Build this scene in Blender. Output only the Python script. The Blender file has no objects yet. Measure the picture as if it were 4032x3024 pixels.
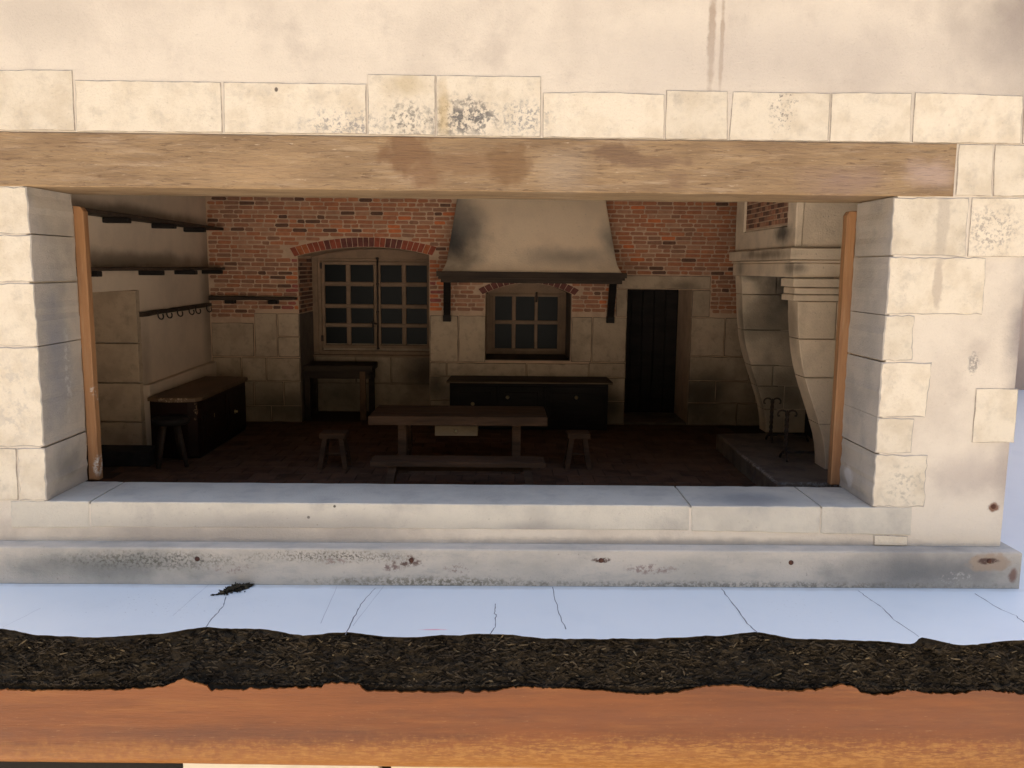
import bpy, math, random
from mathutils import Vector, noise as mnoise
random.seed(7)
R = math.radians
S = 0.01                       # every length below is written in centimetres
scene = bpy.context.scene
COL = scene.collection

# ------------------------------------------------------------------ camera
cam = bpy.data.cameras.new('camera')
cam.sensor_width = 36.0
cam.lens = 36.0 * 3300 / 4032
cam.clip_start = 0.01
cam.clip_end = 200
camo = bpy.data.objects.new('camera', cam)
COL.objects.link(camo)
yaw, pitch, roll = R(0.8), R(7.9), R(0.6)
fwd = Vector((math.sin(yaw)*math.cos(pitch), math.cos(yaw)*math.cos(pitch), -math.sin(pitch)))
rt0 = Vector((math.cos(yaw), -math.sin(yaw), 0))
up0 = rt0.cross(fwd)
rt = rt0*math.cos(roll) + up0*math.sin(roll)
up = -rt0*math.sin(roll) + up0*math.cos(roll)
from mathutils import Matrix
camo.matrix_world = Matrix(((rt.x, up.x, -fwd.x, 0), (rt.y, up.y, -fwd.y, -0.50), (rt.z, up.z, -fwd.z, 0), (0, 0, 0, 1)))
scene.camera = camo

# ------------------------------------------------------------------ sky and sun (the sun stands behind the model; its front is lit by the sky and the bright gravel)
SUN_EL, SUN_AZ = R(60), R(-45)         # azimuth from +Y towards +X
world = bpy.data.worlds.new('World')
scene.world = world
world.use_nodes = True
wn = world.node_tree
sky = wn.nodes.new('ShaderNodeTexSky')
sky.sky_type = 'NISHITA'
sky.sun_disc = False
sky.dust_density = 2.5
sky.sun_elevation = SUN_EL
sky.sun_rotation = SUN_AZ
wn.links.new(sky.outputs[0], wn.nodes['Background'].inputs[0])
wn.nodes['Background'].inputs[1].default_value = 0.15
sun = bpy.data.lights.new('sun', 'SUN')
sun.energy = 3.9
sun.angle = R(1)
sun.color = (1.0, 0.95, 0.88)
suno = bpy.data.objects.new('sun', sun)
COL.objects.link(suno)
sd = Vector((math.sin(SUN_AZ)*math.cos(SUN_EL), math.cos(SUN_AZ)*math.cos(SUN_EL), math.sin(SUN_EL)))
suno.rotation_euler = sd.to_track_quat('Z', 'Y').to_euler()
suno.location = sd * 5

vs = scene.view_settings
vs.view_transform = 'Standard'
vs.look = 'None'
vs.exposure = 1.65
vs.gamma = 1
vs.use_curve_mapping = False
scene.cycles.use_denoising = True
scene.cycles.max_bounces = 10
scene.cycles.diffuse_bounces = 6

# ------------------------------------------------------------------ materials
class NT:
    def __init__(s, name):
        s.m = bpy.data.materials.new(name)
        s.m.use_nodes = True
        s.t = s.m.node_tree
        s.b = s.t.nodes['Principled BSDF']
        g = s.t.nodes.new('ShaderNodeNewGeometry')
        v = s.t.nodes.new('ShaderNodeVectorMath'); v.operation = 'SCALE'
        v.inputs['Scale'].default_value = 100
        s.t.links.new(g.outputs['Position'], v.inputs[0])
        s.p = v.outputs[0]
        s.geo = g
    def lk(s, a, b):
        if hasattr(a, 'links'): s.t.links.new(a, b)
        else: b.default_value = a
    def vm(s, op, a, b):
        n = s.t.nodes.new('ShaderNodeVectorMath'); n.operation = op
        s.lk(a, n.inputs[0]); s.lk(b, n.inputs[1])
        return n.outputs['Value'] if op in ('LENGTH', 'DOT_PRODUCT') else n.outputs[0]
    def ma(s, op, a, b=0.0, clamp=False):
        n = s.t.nodes.new('ShaderNodeMath'); n.operation = op; n.use_clamp = clamp
        s.lk(a, n.inputs[0]); s.lk(b, n.inputs[1])
        return n.outputs[0]
    def noise(s, scale, detail=4, rough=.55, st=(1, 1, 1), off=(0, 0, 0), dist=0):
        v = s.vm('ADD', s.vm('MULTIPLY', s.p, st), off)
        n = s.t.nodes.new('ShaderNodeTexNoise')
        s.lk(v, n.inputs['Vector'])
        n.inputs['Scale'].default_value = scale
        n.inputs['Detail'].default_value = detail
        n.inputs['Roughness'].default_value = rough
        n.inputs['Distortion'].default_value = dist
        return n.outputs['Fac']
    def step(s, f, a, b):
        n = s.t.nodes.new('ShaderNodeMapRange'); n.interpolation_type = 'SMOOTHSTEP'
        s.lk(f, n.inputs[0])
        n.inputs[1].default_value = a; n.inputs[2].default_value = b
        return n.outputs[0]
    def mix(s, f, a, b, mode='MIX'):
        n = s.t.nodes.new('ShaderNodeMix'); n.data_type = 'RGBA'; n.blend_type = mode
        s.lk(f, n.inputs[0])
        s.lk(a if hasattr(a, 'links') else (*a, 1), n.inputs[6])
        s.lk(b if hasattr(b, 'links') else (*b, 1), n.inputs[7])
        return n.outputs[2]
    def ell(s, c, r, soft=.5, nz=.6, ns=1.0):
        v = s.vm('DIVIDE', s.vm('SUBTRACT', s.p, c), r)
        l = s.vm('LENGTH', v, (0, 0, 0))
        l = s.ma('ADD', l, s.ma('MULTIPLY', s.ma('SUBTRACT', s.noise(ns, 5), .5), nz * 2))
        return s.step(l, 1.0, 1.0 - soft)

def surf(name, base, var=None, vs=.4, rough=.8, fine=.18, fs=14, bump=.25, bs=7, st=(1, 1, 1), spots=(), spec=.3, rnd=0, vr=(.4, .65), coat=0, island=0, blotch=None, off=(0, 0, 0), spst=None, pits=0):
    n = NT(name)
    c = base
    if var: c = n.mix(n.step(n.noise(vs, 6, .6, st, off), *vr), base, var)
    if blotch: c = n.mix(n.ma('MULTIPLY', n.step(n.noise(blotch[1], 5, .65, st, (31, 7, 3)), .5, .75), blotch[2]), c, blotch[0])
    for sp in spots:                      # (centre, radii, colour, amount, noise scale, threshold or None, softness)
        f = n.ell(sp[0], sp[1], sp[6] if len(sp) > 6 else .6, ns=sp[4]*.6)
        if sp[5] is not None:
            f = n.ma('MULTIPLY', f, n.step(n.noise(sp[4], 6, .7, spst or (1, 1, 1), off=(3, 9, 1)), sp[5], sp[5] + .12))
        c = n.mix(n.ma('MULTIPLY', f, sp[3]), c, sp[2])
    if pits:
        f = n.ma('MULTIPLY', n.step(n.noise(5.5, 3, .6, off=(8, 1, 4)), .66, .74), pits)
        c = n.mix(f, c, (.28, .23, .18))
    if fine:
        f = n.ma('ADD', n.ma('MULTIPLY', n.noise(fs, 6, .7, st, (5, 5, 5)), fine * 2), 1 - fine)
        c = n.mix(1.0, c, n.mix(f, (0, 0, 0), (1, 1, 1)), 'MULTIPLY')
    if rnd or island:
        if rnd:
            oi = n.t.nodes.new('ShaderNodeObjectInfo'); ro = oi.outputs['Random']
        else:
            ro = n.geo.outputs['Random Per Island']; rnd = island
        f = n.ma('ADD', n.ma('MULTIPLY', ro, rnd * 2), 1 - rnd)
        hs = n.t.nodes.new('ShaderNodeHueSaturation')
        n.lk(f, hs.inputs['Value']); n.lk(c, hs.inputs['Color'])
        c = hs.outputs[0]
    n.lk(c if hasattr(c, 'links') else (*c, 1), n.b.inputs['Base Color'])
    n.b.inputs['Roughness'].default_value = rough
    n.b.inputs['Specular IOR Level'].default_value = spec
    if coat: n.b.inputs['Coat Weight'].default_value = coat
    if bump:
        bn = n.t.nodes.new('ShaderNodeBump')
        bn.inputs['Strength'].default_value = bump
        bn.inputs['Distance'].default_value = .0012
        if pits: h = n.ma('SUBTRACT', n.noise(bs, 6, .7), n.ma('MULTIPLY', n.step(n.noise(5.5, 3, .6, off=(8, 1, 4)), .62, .74), .3))
        else: h = n.ma('ADD', n.noise(bs, 6, .65, st), n.ma('MULTIPLY', n.noise(bs * .22, 3, .5, st), .9))
        n.lk(h, bn.inputs['Height'])
        n.lk(bn.outputs[0], n.b.inputs['Normal'])
    return n.m

GREY = (.22, .21, .20)
M = {}
M['plaster'] = surf('front plaster', (.71, .63, .51), (.61, .535, .435), .16, .9, .08, 7, .5, 7, vr=(.42, .68), pits=.08,
    blotch=((.47, .40, .33), .28, .5), spots=(
    ((31, 0, 15), (7, 9, 7), (.24, .20, .175), .8, .35, None, .95),
    ((31.8, 0, -3.5), (1.9, 9, 8), (.22, .19, .19), .8, .6, None, .95),
    ((31.5, 0, -12), (1.6, 9, 5), (.30, .25, .23), .6, .6, None, .95),
    ((11.9, 0, 13.2), (.30, 9, 4.2), (.38, .29, .21), .8, 2.5, None, .6),
    ((12.5, 0, 12.6), (.18, 9, 3.2), (.38, .29, .21), .8, 2.5, None, .6),
    ((30.6, 0, -14.4), (.45, 9, .35), (.20, .09, .05), .9, 4, None, .5),
    ((28.6, 0, -5.4), (.45, 9, .8), (.25, .23, .21), .8, 5, .42, .6),
    ((-16, 0, -16.5), (16, 9, 1.3), (.30, .27, .24), .7, .5, None, .9),
    ((10, 0, -16.8), (24, 9, .5), (.28, .25, .22), .6, 1.5, None, .9),
    ((18, 0, 12), (22, 9, 4), (.50, .44, .38), .5, .3, None, .9),
    ((-27, 0, 14), (5, 9, 3), (.46, .40, .33), .5, .3, None, .9),
    ((29, 0, -12.4), (3, 9, 2.2), (.42, .355, .31), .55, .6, None, .9)))
M['stone'] = surf('front stone', (.74, .655, .51), (.645, .555, .415), .5, .9, .10, 7, .6, 6, vr=(.42, .66), rnd=.06, pits=.2,
    blotch=((.50, .44, .35), .9, .6), spots=(
    ((-12.95, 0, 9.95), (.13, 9, .16), (.08, .06, .05), .9, 1, None, .4),
    ((-2.2, 0, 8.5), (3.2, 9, 1.7), (.15, .14, .13), .95, 3.2, .45, .8),
    ((-9, 0, 8.0), (3.2, 9, 1.5), (.30, .275, .25), .9, 4.2, .47, .8),
    ((-5.5, 0, 8.3), (2.0, 9, 1.6), (.22, .20, .17), .9, 4.0, .47, .8),
    ((1.2, 0, 8.5), (2.2, 9, 1.4), (.32, .30, .27), .9, 4.6, .47, .8),
    ((-5.6, 0, 10.3), (1.6, 9, 1.0), (.52, .42, .26), .7, 1, None, .8),
    ((-3.4, 0, 9.0), (.5, 9, 2.4), (.50, .38, .20), .7, 1.4, None, .8),
    ((16.2, 0, 9.3), (1.1, 9, 1.8), (.24, .21, .18), .9, 6, .52, .7),
    ((29, 0, 2.5), (2.2, 9, 2.0), (.38, .33, .27), .85, 5, .48, .7),
    ((26, 0, 3.0), (.45, 9, 3.4), (.50, .43, .34), .6, 2, None, .5),
    ((26, 0, -.8), (.35, 9, 1.6), (.48, .40, .31), .7, 3, None, .4),
    ((25, 0, -13), (2, 9, 2), (.40, .36, .29), .6, 3, .5, .8),
    ((-29.3, 0, -8), (2.5, 9, 4), (.50, .45, .38), .6, 1.4, .48, .8)))
M['jamb'] = surf('shaded jamb stone', (.49, .435, .365), (.40, .36, .31), .45, .9, .1, 12, .6, 8, vr=(.4, .68), pits=.3, blotch=((.30, .28, .26), .6, .55), spots=(  # greyer than the front stone: shade of the inner faces painted in, plus grime
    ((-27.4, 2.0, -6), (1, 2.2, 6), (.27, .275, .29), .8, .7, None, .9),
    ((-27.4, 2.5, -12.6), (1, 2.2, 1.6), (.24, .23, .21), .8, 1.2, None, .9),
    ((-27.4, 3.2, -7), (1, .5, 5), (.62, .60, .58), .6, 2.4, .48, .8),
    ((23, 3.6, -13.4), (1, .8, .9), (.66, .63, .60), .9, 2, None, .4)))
M['joint'] = surf('dirty joint', (.34, .29, .23), (.52, .45, .36), 1.5, .95, .1, 9, .2, 6)
M['sill'] = surf('sill stone', (.64, .585, .475), (.53, .485, .40), .3, .85, .10, 12, .5, 8, vr=(.40, .70), pits=.35,
    blotch=((.40, .36, .315), .5, .5), spots=(
    ((-10.1, 0, -14.6), (.1, 9, .1), (.06, .05, .04), .9, 1, None, .4),
    ((-11.7, 0, -15.3), (.1, 9, .1), (.06, .05, .04), .9, 1, None, .4),
    ((16, 1.5, -14.4), (4, 2.5, 2), (.22, .22, .22), .65, 1.0, None, .9),
    ((-14, 0, -16.0), (14, 9, 1.3), (.30, .27, .24), .65, .5, None, .95),
    ((2, 0, -16.0), (6, 9, .8), (.30, .27, .24), .55, .6, None, .95)))
M['plinth'] = surf('plinth', (.62, .545, .44), (.47, .425, .35), .22, .8, .14, 9, .45, 7, st=(.6, 1, 1.4), vr=(.42, .68), pits=.5,
    blotch=((.30, .29, .26), .8, .4), spots=(
    ((-24, 0, -18), (10, 9, 1.6), (.20, .20, .175), .8, .7, None, .95),
    ((-21, 0, -17.7), (8, 9, .8), (.13, .12, .09), .9, 6.0, .46, .9),
    ((-10, 0, -17.4), (7, 9, .5), (.13, .11, .08), .9, 7.0, .46, .9),
    ((27, 0, -18), (10, 9, 2.2), (.19, .185, .17), .9, .4, None, .9),
    ((-4, 0, -19.0), (10, 9, .55), (.19, .16, .10), .8, 5, .42, .9),
    ((15, 0, -19.1), (22, 9, .4), (.19, .17, .13), .75, 5, .44, .9),
    ((10, 0, -18.2), (16, 9, 1.1), (.22, .21, .19), .8, 7, .60, .9),
    ((-5.6, 0, -17.7), (1.3, 9, .45), (.14, .08, .06), .95, 3.4, .44, .5),
    ((-6.4, 0, -18.1), (.8, 9, .3), (.24, .16, .13), .95, 4, .44, .5),
    ((-10, 0, -17.7), (1.0, 9, .25), (.33, .24, .20), .95, 4.4, .46, .5),
    ((-2.5, 0, -18.1), (1.0, 9, .4), (.33, .25, .21), .9, 5, .50, .5),
    ((-16, 0, -18.2), (1.6, 9, .35), (.36, .27, .23), .9, 4.0, .50, .5),
    ((9.2, 0, -18.1), (1.9, 9, .4), (.33, .24, .20), .95, 4, .46, .5),
    ((6.2, 0, -17.55), (.7, 9, .2), (.10, .055, .04), .95, 4, .38, .4),
    ((30, 0, -17.55), (1.7, 9, .65), (.40, .30, .21), .95, 2.4, None, .4),
    ((29.9, 0, -17.45), (.8, 9, .25), (.10, .055, .04), .95, 3, .40, .5),
    ((28, 0, -18.6), (1.3, 9, .5), (.55, .49, .41), .9, 4.2, .50, .5),
    ((31.5, 0, -18.4), (.35, 9, .6), (.20, .09, .055), .8, 3, None, .7)))
M['beam'] = surf('lintel wood', (.35, .235, .125), (.255, .165, .088), .55, .75, .45, 2.6, .9, 4, st=(.30, 1, 2.2), spst=(.22, 1, 1.5), vr=(.36, .66),
    blotch=((.46, .335, .21), .9, .7), spots=(
    ((0, 0, 5.9), (80, 9, 4), (.13, .075, .042), .8, 4.4, .555, .8),
    ((0, 0, 5.9), (80, 9, 4), (.58, .44, .29), .85, 5.3, .60, .8),
    ((-5.6, 0, 6.6), (1.8, 9, 1.6), (.21, .115, .055), .85, 2.2, None, .5),
    ((-4.6, 0, 5.4), (1.3, 9, 1.2), (.23, .13, .065), .75, 2.2, None, .6),
    ((-1.9, 0, 5.9), (4.4, 9, 1.0), (.24, .14, .07), .7, 2.0, None, .7),
    ((.4, 0, 5.9), (1.6, 9, 1.5), (.21, .12, .055), .8, 2.2, None, .5),
    ((6.6, 0, 6.6), (1.8, 9, .75), (.19, .115, .065), .85, 2.4, None, .5),
    ((8.6, 0, 6.2), (3.0, 9, .5), (.21, .13, .075), .8, 2.4, None, .6),
    ((10.2, 0, 5.2), (.8, 9, .9), (.24, .15, .085), .7, 2.4, None, .7),
    ((3.4, 0, 5.8), (2.6, 9, 1.9), (.40, .33, .25), .35, .6, None, .95),
    ((-14, 0, 5.5), (5, 9, 1.5), (.45, .30, .16), .5, .9, None, .95),
    ((25, 0, 5.7), (2.4, 9, 1.2), (.46, .34, .275), .7, 1.2, None, .9),
    ((20, 0, 5.2), (4, 9, 1.2), (.27, .18, .14), .7, 1.2, None, .95)))
M['strip'] = surf('strip wood', (.35, .18, .08), (.25, .125, .058), .5, .6, .2, 5, .3, 5, st=(2.4, 2.4, .2), blotch=((.42, .27, .15), 1.5, .5), spots=(
    ((-26.9, 5, -13.4), (.35, 2, .9), (.62, .58, .52), .9, 3, .42, .5),
    ((-26.9, 5, -8.5), (.25, 2, .6), (.62, .58, .52), .8, 3, .50, .5)))
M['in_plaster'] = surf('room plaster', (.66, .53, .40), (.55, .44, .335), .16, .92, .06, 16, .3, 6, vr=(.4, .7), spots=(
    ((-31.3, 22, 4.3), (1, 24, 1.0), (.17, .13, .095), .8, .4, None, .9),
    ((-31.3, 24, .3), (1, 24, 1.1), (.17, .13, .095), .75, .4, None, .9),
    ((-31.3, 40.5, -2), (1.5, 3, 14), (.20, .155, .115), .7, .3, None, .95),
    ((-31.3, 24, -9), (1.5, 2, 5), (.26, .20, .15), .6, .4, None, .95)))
M['hood'] = surf('hood plaster', (.88, .70, .50), (.80, .63, .45), .3, .9, .08, 10, .5, 6, vr=(.4, .7), pits=.5, spots=(
    ((-5.6, 38, 3.0), (5.4, 9, 6.5), (.04, .04, .04), .98, .35, None, .98),
    ((-3.6, 38, 4.6), (3.2, 9, 3.2), (.16, .15, .14), .7, .5, None, .98),
    ((-5.2, 38, 7.0), (3.0, 9, 2.2), (.24, .215, .19), .8, .9, None, .95),
    ((12.0, 38, 3.4), (2.4, 9, 3.6), (.15, .14, .13), .8, .4, None, .98),
    ((7.2, 36.5, 1.1), (6.5, 9, 1.6), (.16, .14, .125), .6, .4, None, .98),
    ((4, 38, 3.8), (9, 9, 5), (.20, .16, .13), .7, 2.6, .64, .6)))
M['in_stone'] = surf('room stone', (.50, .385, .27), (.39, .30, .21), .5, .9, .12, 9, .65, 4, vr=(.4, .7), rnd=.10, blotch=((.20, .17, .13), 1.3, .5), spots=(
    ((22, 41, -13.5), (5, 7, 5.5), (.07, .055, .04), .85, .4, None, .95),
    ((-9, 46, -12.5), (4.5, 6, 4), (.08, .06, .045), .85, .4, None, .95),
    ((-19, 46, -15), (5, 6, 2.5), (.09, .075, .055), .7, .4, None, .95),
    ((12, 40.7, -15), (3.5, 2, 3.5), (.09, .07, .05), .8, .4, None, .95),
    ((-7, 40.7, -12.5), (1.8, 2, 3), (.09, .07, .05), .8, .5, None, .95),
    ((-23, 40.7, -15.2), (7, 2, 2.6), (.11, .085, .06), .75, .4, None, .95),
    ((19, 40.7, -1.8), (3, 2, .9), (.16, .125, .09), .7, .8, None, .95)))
M['fire_stone'] = surf('fireplace stone', (.76, .62, .46), (.64, .52, .385), .5, .9, .10, 9, .5, 6, vr=(.4, .7), rnd=.05, pits=.5, spots=(
    ((23.4, 29, .2), (2.2, 2.2, 1.4), (.04, .036, .032), .9, .5, None, .95),
    ((27.4, 29, -1.4), (4.6, 2, 4.2), (.04, .036, .032), .9, .6, None, .95),
    ((25.5, 29, -5), (6.5, 2, 5.0), (.10, .085, .065), .75, .5, None, .95),
    ((22.3, 17.5, 2.9), (1, 3.6, 1.2), (.05, .045, .04), .9, .8, None, .95),
    ((22.2, 21, 1.3), (1.2, 9, .7), (.13, .09, .058), .8, .8, None, .95),
    ((27, 29.2, -11.5), (5.5, 2, 6), (.085, .072, .056), .8, .4, None, .95),
    ((22.9, 15.5, -4), (.9, 2.2, 4.5), (.20, .15, .105), .6, .6, None, .95),
    ((22.7, 15.0, .2), (1.2, 2.0, .9), (.05, .045, .04), .9, .6, None, .95)))
M['injoint'] = surf('room joint', (.12, .09, .065), (.20, .155, .11), .8, .95, .1, 9, .3, 6)
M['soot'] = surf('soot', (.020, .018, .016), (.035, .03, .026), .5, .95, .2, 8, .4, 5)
M['hearth'] = surf('hearth stone', (.20, .155, .115), (.13, .10, .078), .5, .85, .2, 8, .8, 3, vr=(.4, .65), blotch=((.09, .075, .07), 1, .6), spots=(
    ((20.5, 16, -15.5), (.35, 9, .3), (.36, .33, .29), .9, 4, .45, .7),
    ((24, 10.1, -15.6), (4, .4, .4), (.33, .31, .28), .9, 3.5, .48, .7)))
M['mortar'] = surf('mortar', (.58, .41, .28), (.48, .335, .23), .6, .95, .12, 14, .5, 8)
M['tile'] = surf('floor tile', (.150, .086, .054), (.108, .066, .044), .6, .9, .25, 6, .5, 5, rnd=.14, spec=0)
M['grout'] = surf('grout', (.08, .055, .038), None, rough=.95, spec=0)
M['darkwood'] = surf('dark walnut', (.060, .042, .030), (.038, .027, .021), .8, .6, .25, 6, .4, 5, spec=.12, st=(.3, 1, 1.6), rnd=.1)
M['blackwood'] = surf('blackened wood', (.022, .018, .016), (.014, .012, .011), .8, .55, .25, 6, .4, 5, spec=.12, st=(.3, 1, 1.6))
M['chestwood'] = surf('reddish chest wood', (.024, .011, .008), (.016, .009, .007), .7, .5, .25, 5, .4, 5, spec=.12, st=(1, .4, 1.6), spots=(
    ((-26.4, 22.2, -12.9), (.5, .8, 1.3), (.42, .27, .16), .95, 3, .47, .4),
    ((-26.4, 22.2, -15.4), (.2, .5, 2.2), (.40, .27, .17), .9, 5, .56, .5)))
M['chesttop'] = surf('chest top wood', (.16, .10, .056), (.115, .072, .042), .6, .6, .2, 6, .3, 5, st=(1, .3, 1), spots=(
    ((-28.4, 21.9, -11.5), (2.6, .28, .5), (.52, .38, .26), .9, 4, .50, .5),))
M['tablewood'] = surf('table wood', (.095, .053, .030), (.058, .034, .020), .8, .6, .3, 5, .5, 5, spec=.12, st=(.25, 1.2, 2), rnd=.1)
M['palewood'] = surf('pale drawer wood', (.22, .16, .095), (.17, .12, .07), .9, .7, .25, 6, .4, 5, st=(.4, 1, 1.8))
M['litlegwood'] = surf('lit leg wood', (.17, .095, .05), (.10, .055, .032), .9, .7, .2, 6, .3, 5, st=(1, 1, .5))  # brighter than the other legs: light on one leg painted as colour
M['winwood'] = surf('window wood', (.29, .195, .125), (.23, .155, .10), .8, .7, .15, 8, .3, 6)
M['pane'] = surf('dark pane', (.005, .007, .007), None, rough=.3, fine=0, bump=0, spec=.08)
M['iron'] = surf('wrought iron', (.025, .02, .017), (.06, .035, .022), 2, .6, .2, 10, .5, 10, spec=.5)
M['brass'] = surf('brass', (.45, .36, .20), None, rough=.35, fine=.1, bump=0, spec=.6)
M['brass'].node_tree.nodes['Principled BSDF'].inputs['Metallic'].default_value = .7
M['rust'] = surf('rusty nail', (.13, .055, .03), (.07, .03, .02), 3, .8, .2, 10, .6, 12)
M['laminate'] = surf('white laminate', (.79, .835, .835), (.74, .79, .80), .2, .28, .02, 10, .02, 2, vr=(.45, .8), spec=.5, spots=(
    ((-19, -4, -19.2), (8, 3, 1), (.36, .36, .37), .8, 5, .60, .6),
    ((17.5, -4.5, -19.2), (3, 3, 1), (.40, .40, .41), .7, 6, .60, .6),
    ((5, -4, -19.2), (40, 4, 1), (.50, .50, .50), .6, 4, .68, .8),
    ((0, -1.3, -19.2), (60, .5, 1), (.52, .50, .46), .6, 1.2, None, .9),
    ((-3.4, -7.35, -19.2), (1.0, .12, 1), (.85, .25, .32), .75, 2, None, .9)))
M['core'] = surf('chipboard core', (.028, .022, .015), (.052, .040, .026), 1.2, .95, .35, 6, .9, 5, st=(.5, 1, 1.4), blotch=((.012, .010, .008), 1.0, .6), spec=.03)
M['flake'] = surf('wood flakes', (.022, .017, .012), (.042, .032, .020), .8, .95, .3, 9, .3, 8, island=.9, spec=.1)
M['paleflake'] = surf('pale wood flakes', (.12, .09, .05), (.08, .062, .038), 2, .95, .2, 9, .3, 8, island=.6, spec=.1)
M['band'] = surf('edge veneer', (.225, .066, .010), (.155, .043, .007), .6, .42, .34, 4, .3, 5, st=(.16, 1, 1.7), spst=(.25, 1, 1.5), spec=.4, vr=(.35, .7),
    blotch=((.29, .105, .02), .9, .6), spots=(
    ((0, -8, -26.2), (70, 9, 2.0), (.33, .135, .022), .85, 3.0, None, .95),
    ((10, -8, -25.6), (40, 9, 1.6), (.42, .19, .04), .85, 6, .46, .9),
    ((-14, -8, -24.3), (16, 9, .7), (.11, .036, .014), .55, 1.0, None, .95),
    ((14, -8, -23.4), (26, 9, 1.0), (.16, .05, .018), .5, 1.2, None, .95),
    ((0, -8, -24.5), (60, 9, 3), (.40, .21, .09), .6, 7, .60, .8),
    ((0, -8, -24.5), (60, 9, 3), (.06, .025, .012), .7, 6, .66, .8)))
M['cream'] = surf('cream panel', (.75, .68, .55), (.68, .60, .48), .3, .7, .05, 8, .1, 4)
M['void'] = surf('dark panel', (.02, .018, .016), None, rough=.9)
M['moss'] = surf('moss', (.045, .033, .018), (.09, .07, .035), 2.5, .95, .35, 8, .9, 8)
M['crack'] = surf('crack', (.22, .22, .23), None, rough=.9, fine=0, bump=0)
M['faint'] = surf('faint crack', (.52, .53, .55), None, rough=.8, fine=0, bump=0)
M['wing'] = surf('wing plaster', (.50, .38, .29), (.40, .31, .25), .1, .9, .1, 6, .3, 3)
n_ = NT('gravel with added bank')
c_ = n_.mix(n_.noise(.04, 5), (.55, .475, .385), (.47, .405, .325))
g_ = n_.mix(n_.noise(.03, 6), (.034, .030, .018), (.052, .045, .026))  # dark tone of the added, unseen bank
l_ = n_.vm('LENGTH', n_.vm('MULTIPLY', n_.p, (1, 1, 0)), (0, 0, 0))
l_ = n_.ma('ADD', l_, n_.ma('MULTIPLY', n_.noise(.01, 4), 120))
n_.lk(n_.mix(n_.step(l_, 1330, 1400), c_, g_), n_.b.inputs['Base Color'])
n_.b.inputs['Roughness'].default_value = .95
M['ground'] = n_.m
BRICK = []
for i, (a, b) in enumerate([((.48, .195, .10), (.38, .15, .08)), ((.55, .23, .115), (.45, .18, .09)), ((.42, .195, .115), (.34, .155, .09)),
                            ((.34, .175, .11), (.27, .14, .09)), ((.17, .085, .058), (.12, .065, .048)), ((.66, .20, .075), (.55, .16, .065)),
                            ((.48, .26, .16), (.41, .22, .135)), ((.40, .12, .095), (.30, .09, .075))]):
    BRICK.append(surf('brick colour %s' % 'abcdefgh'[i], a, b, 1.6, .88, .2, 6, .5, 7, vr=(.35, .65), blotch=((.24, .13, .085), .35, .4)))
VOUS = [surf('arch brick %s' % 'abc'[i], c, tuple(x*.75 for x in c), 1.6, .88, .16, 8, .5, 7) for i, c in enumerate([(.33, .085, .05), (.17, .06, .05), (.45, .14, .06)])]

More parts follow.
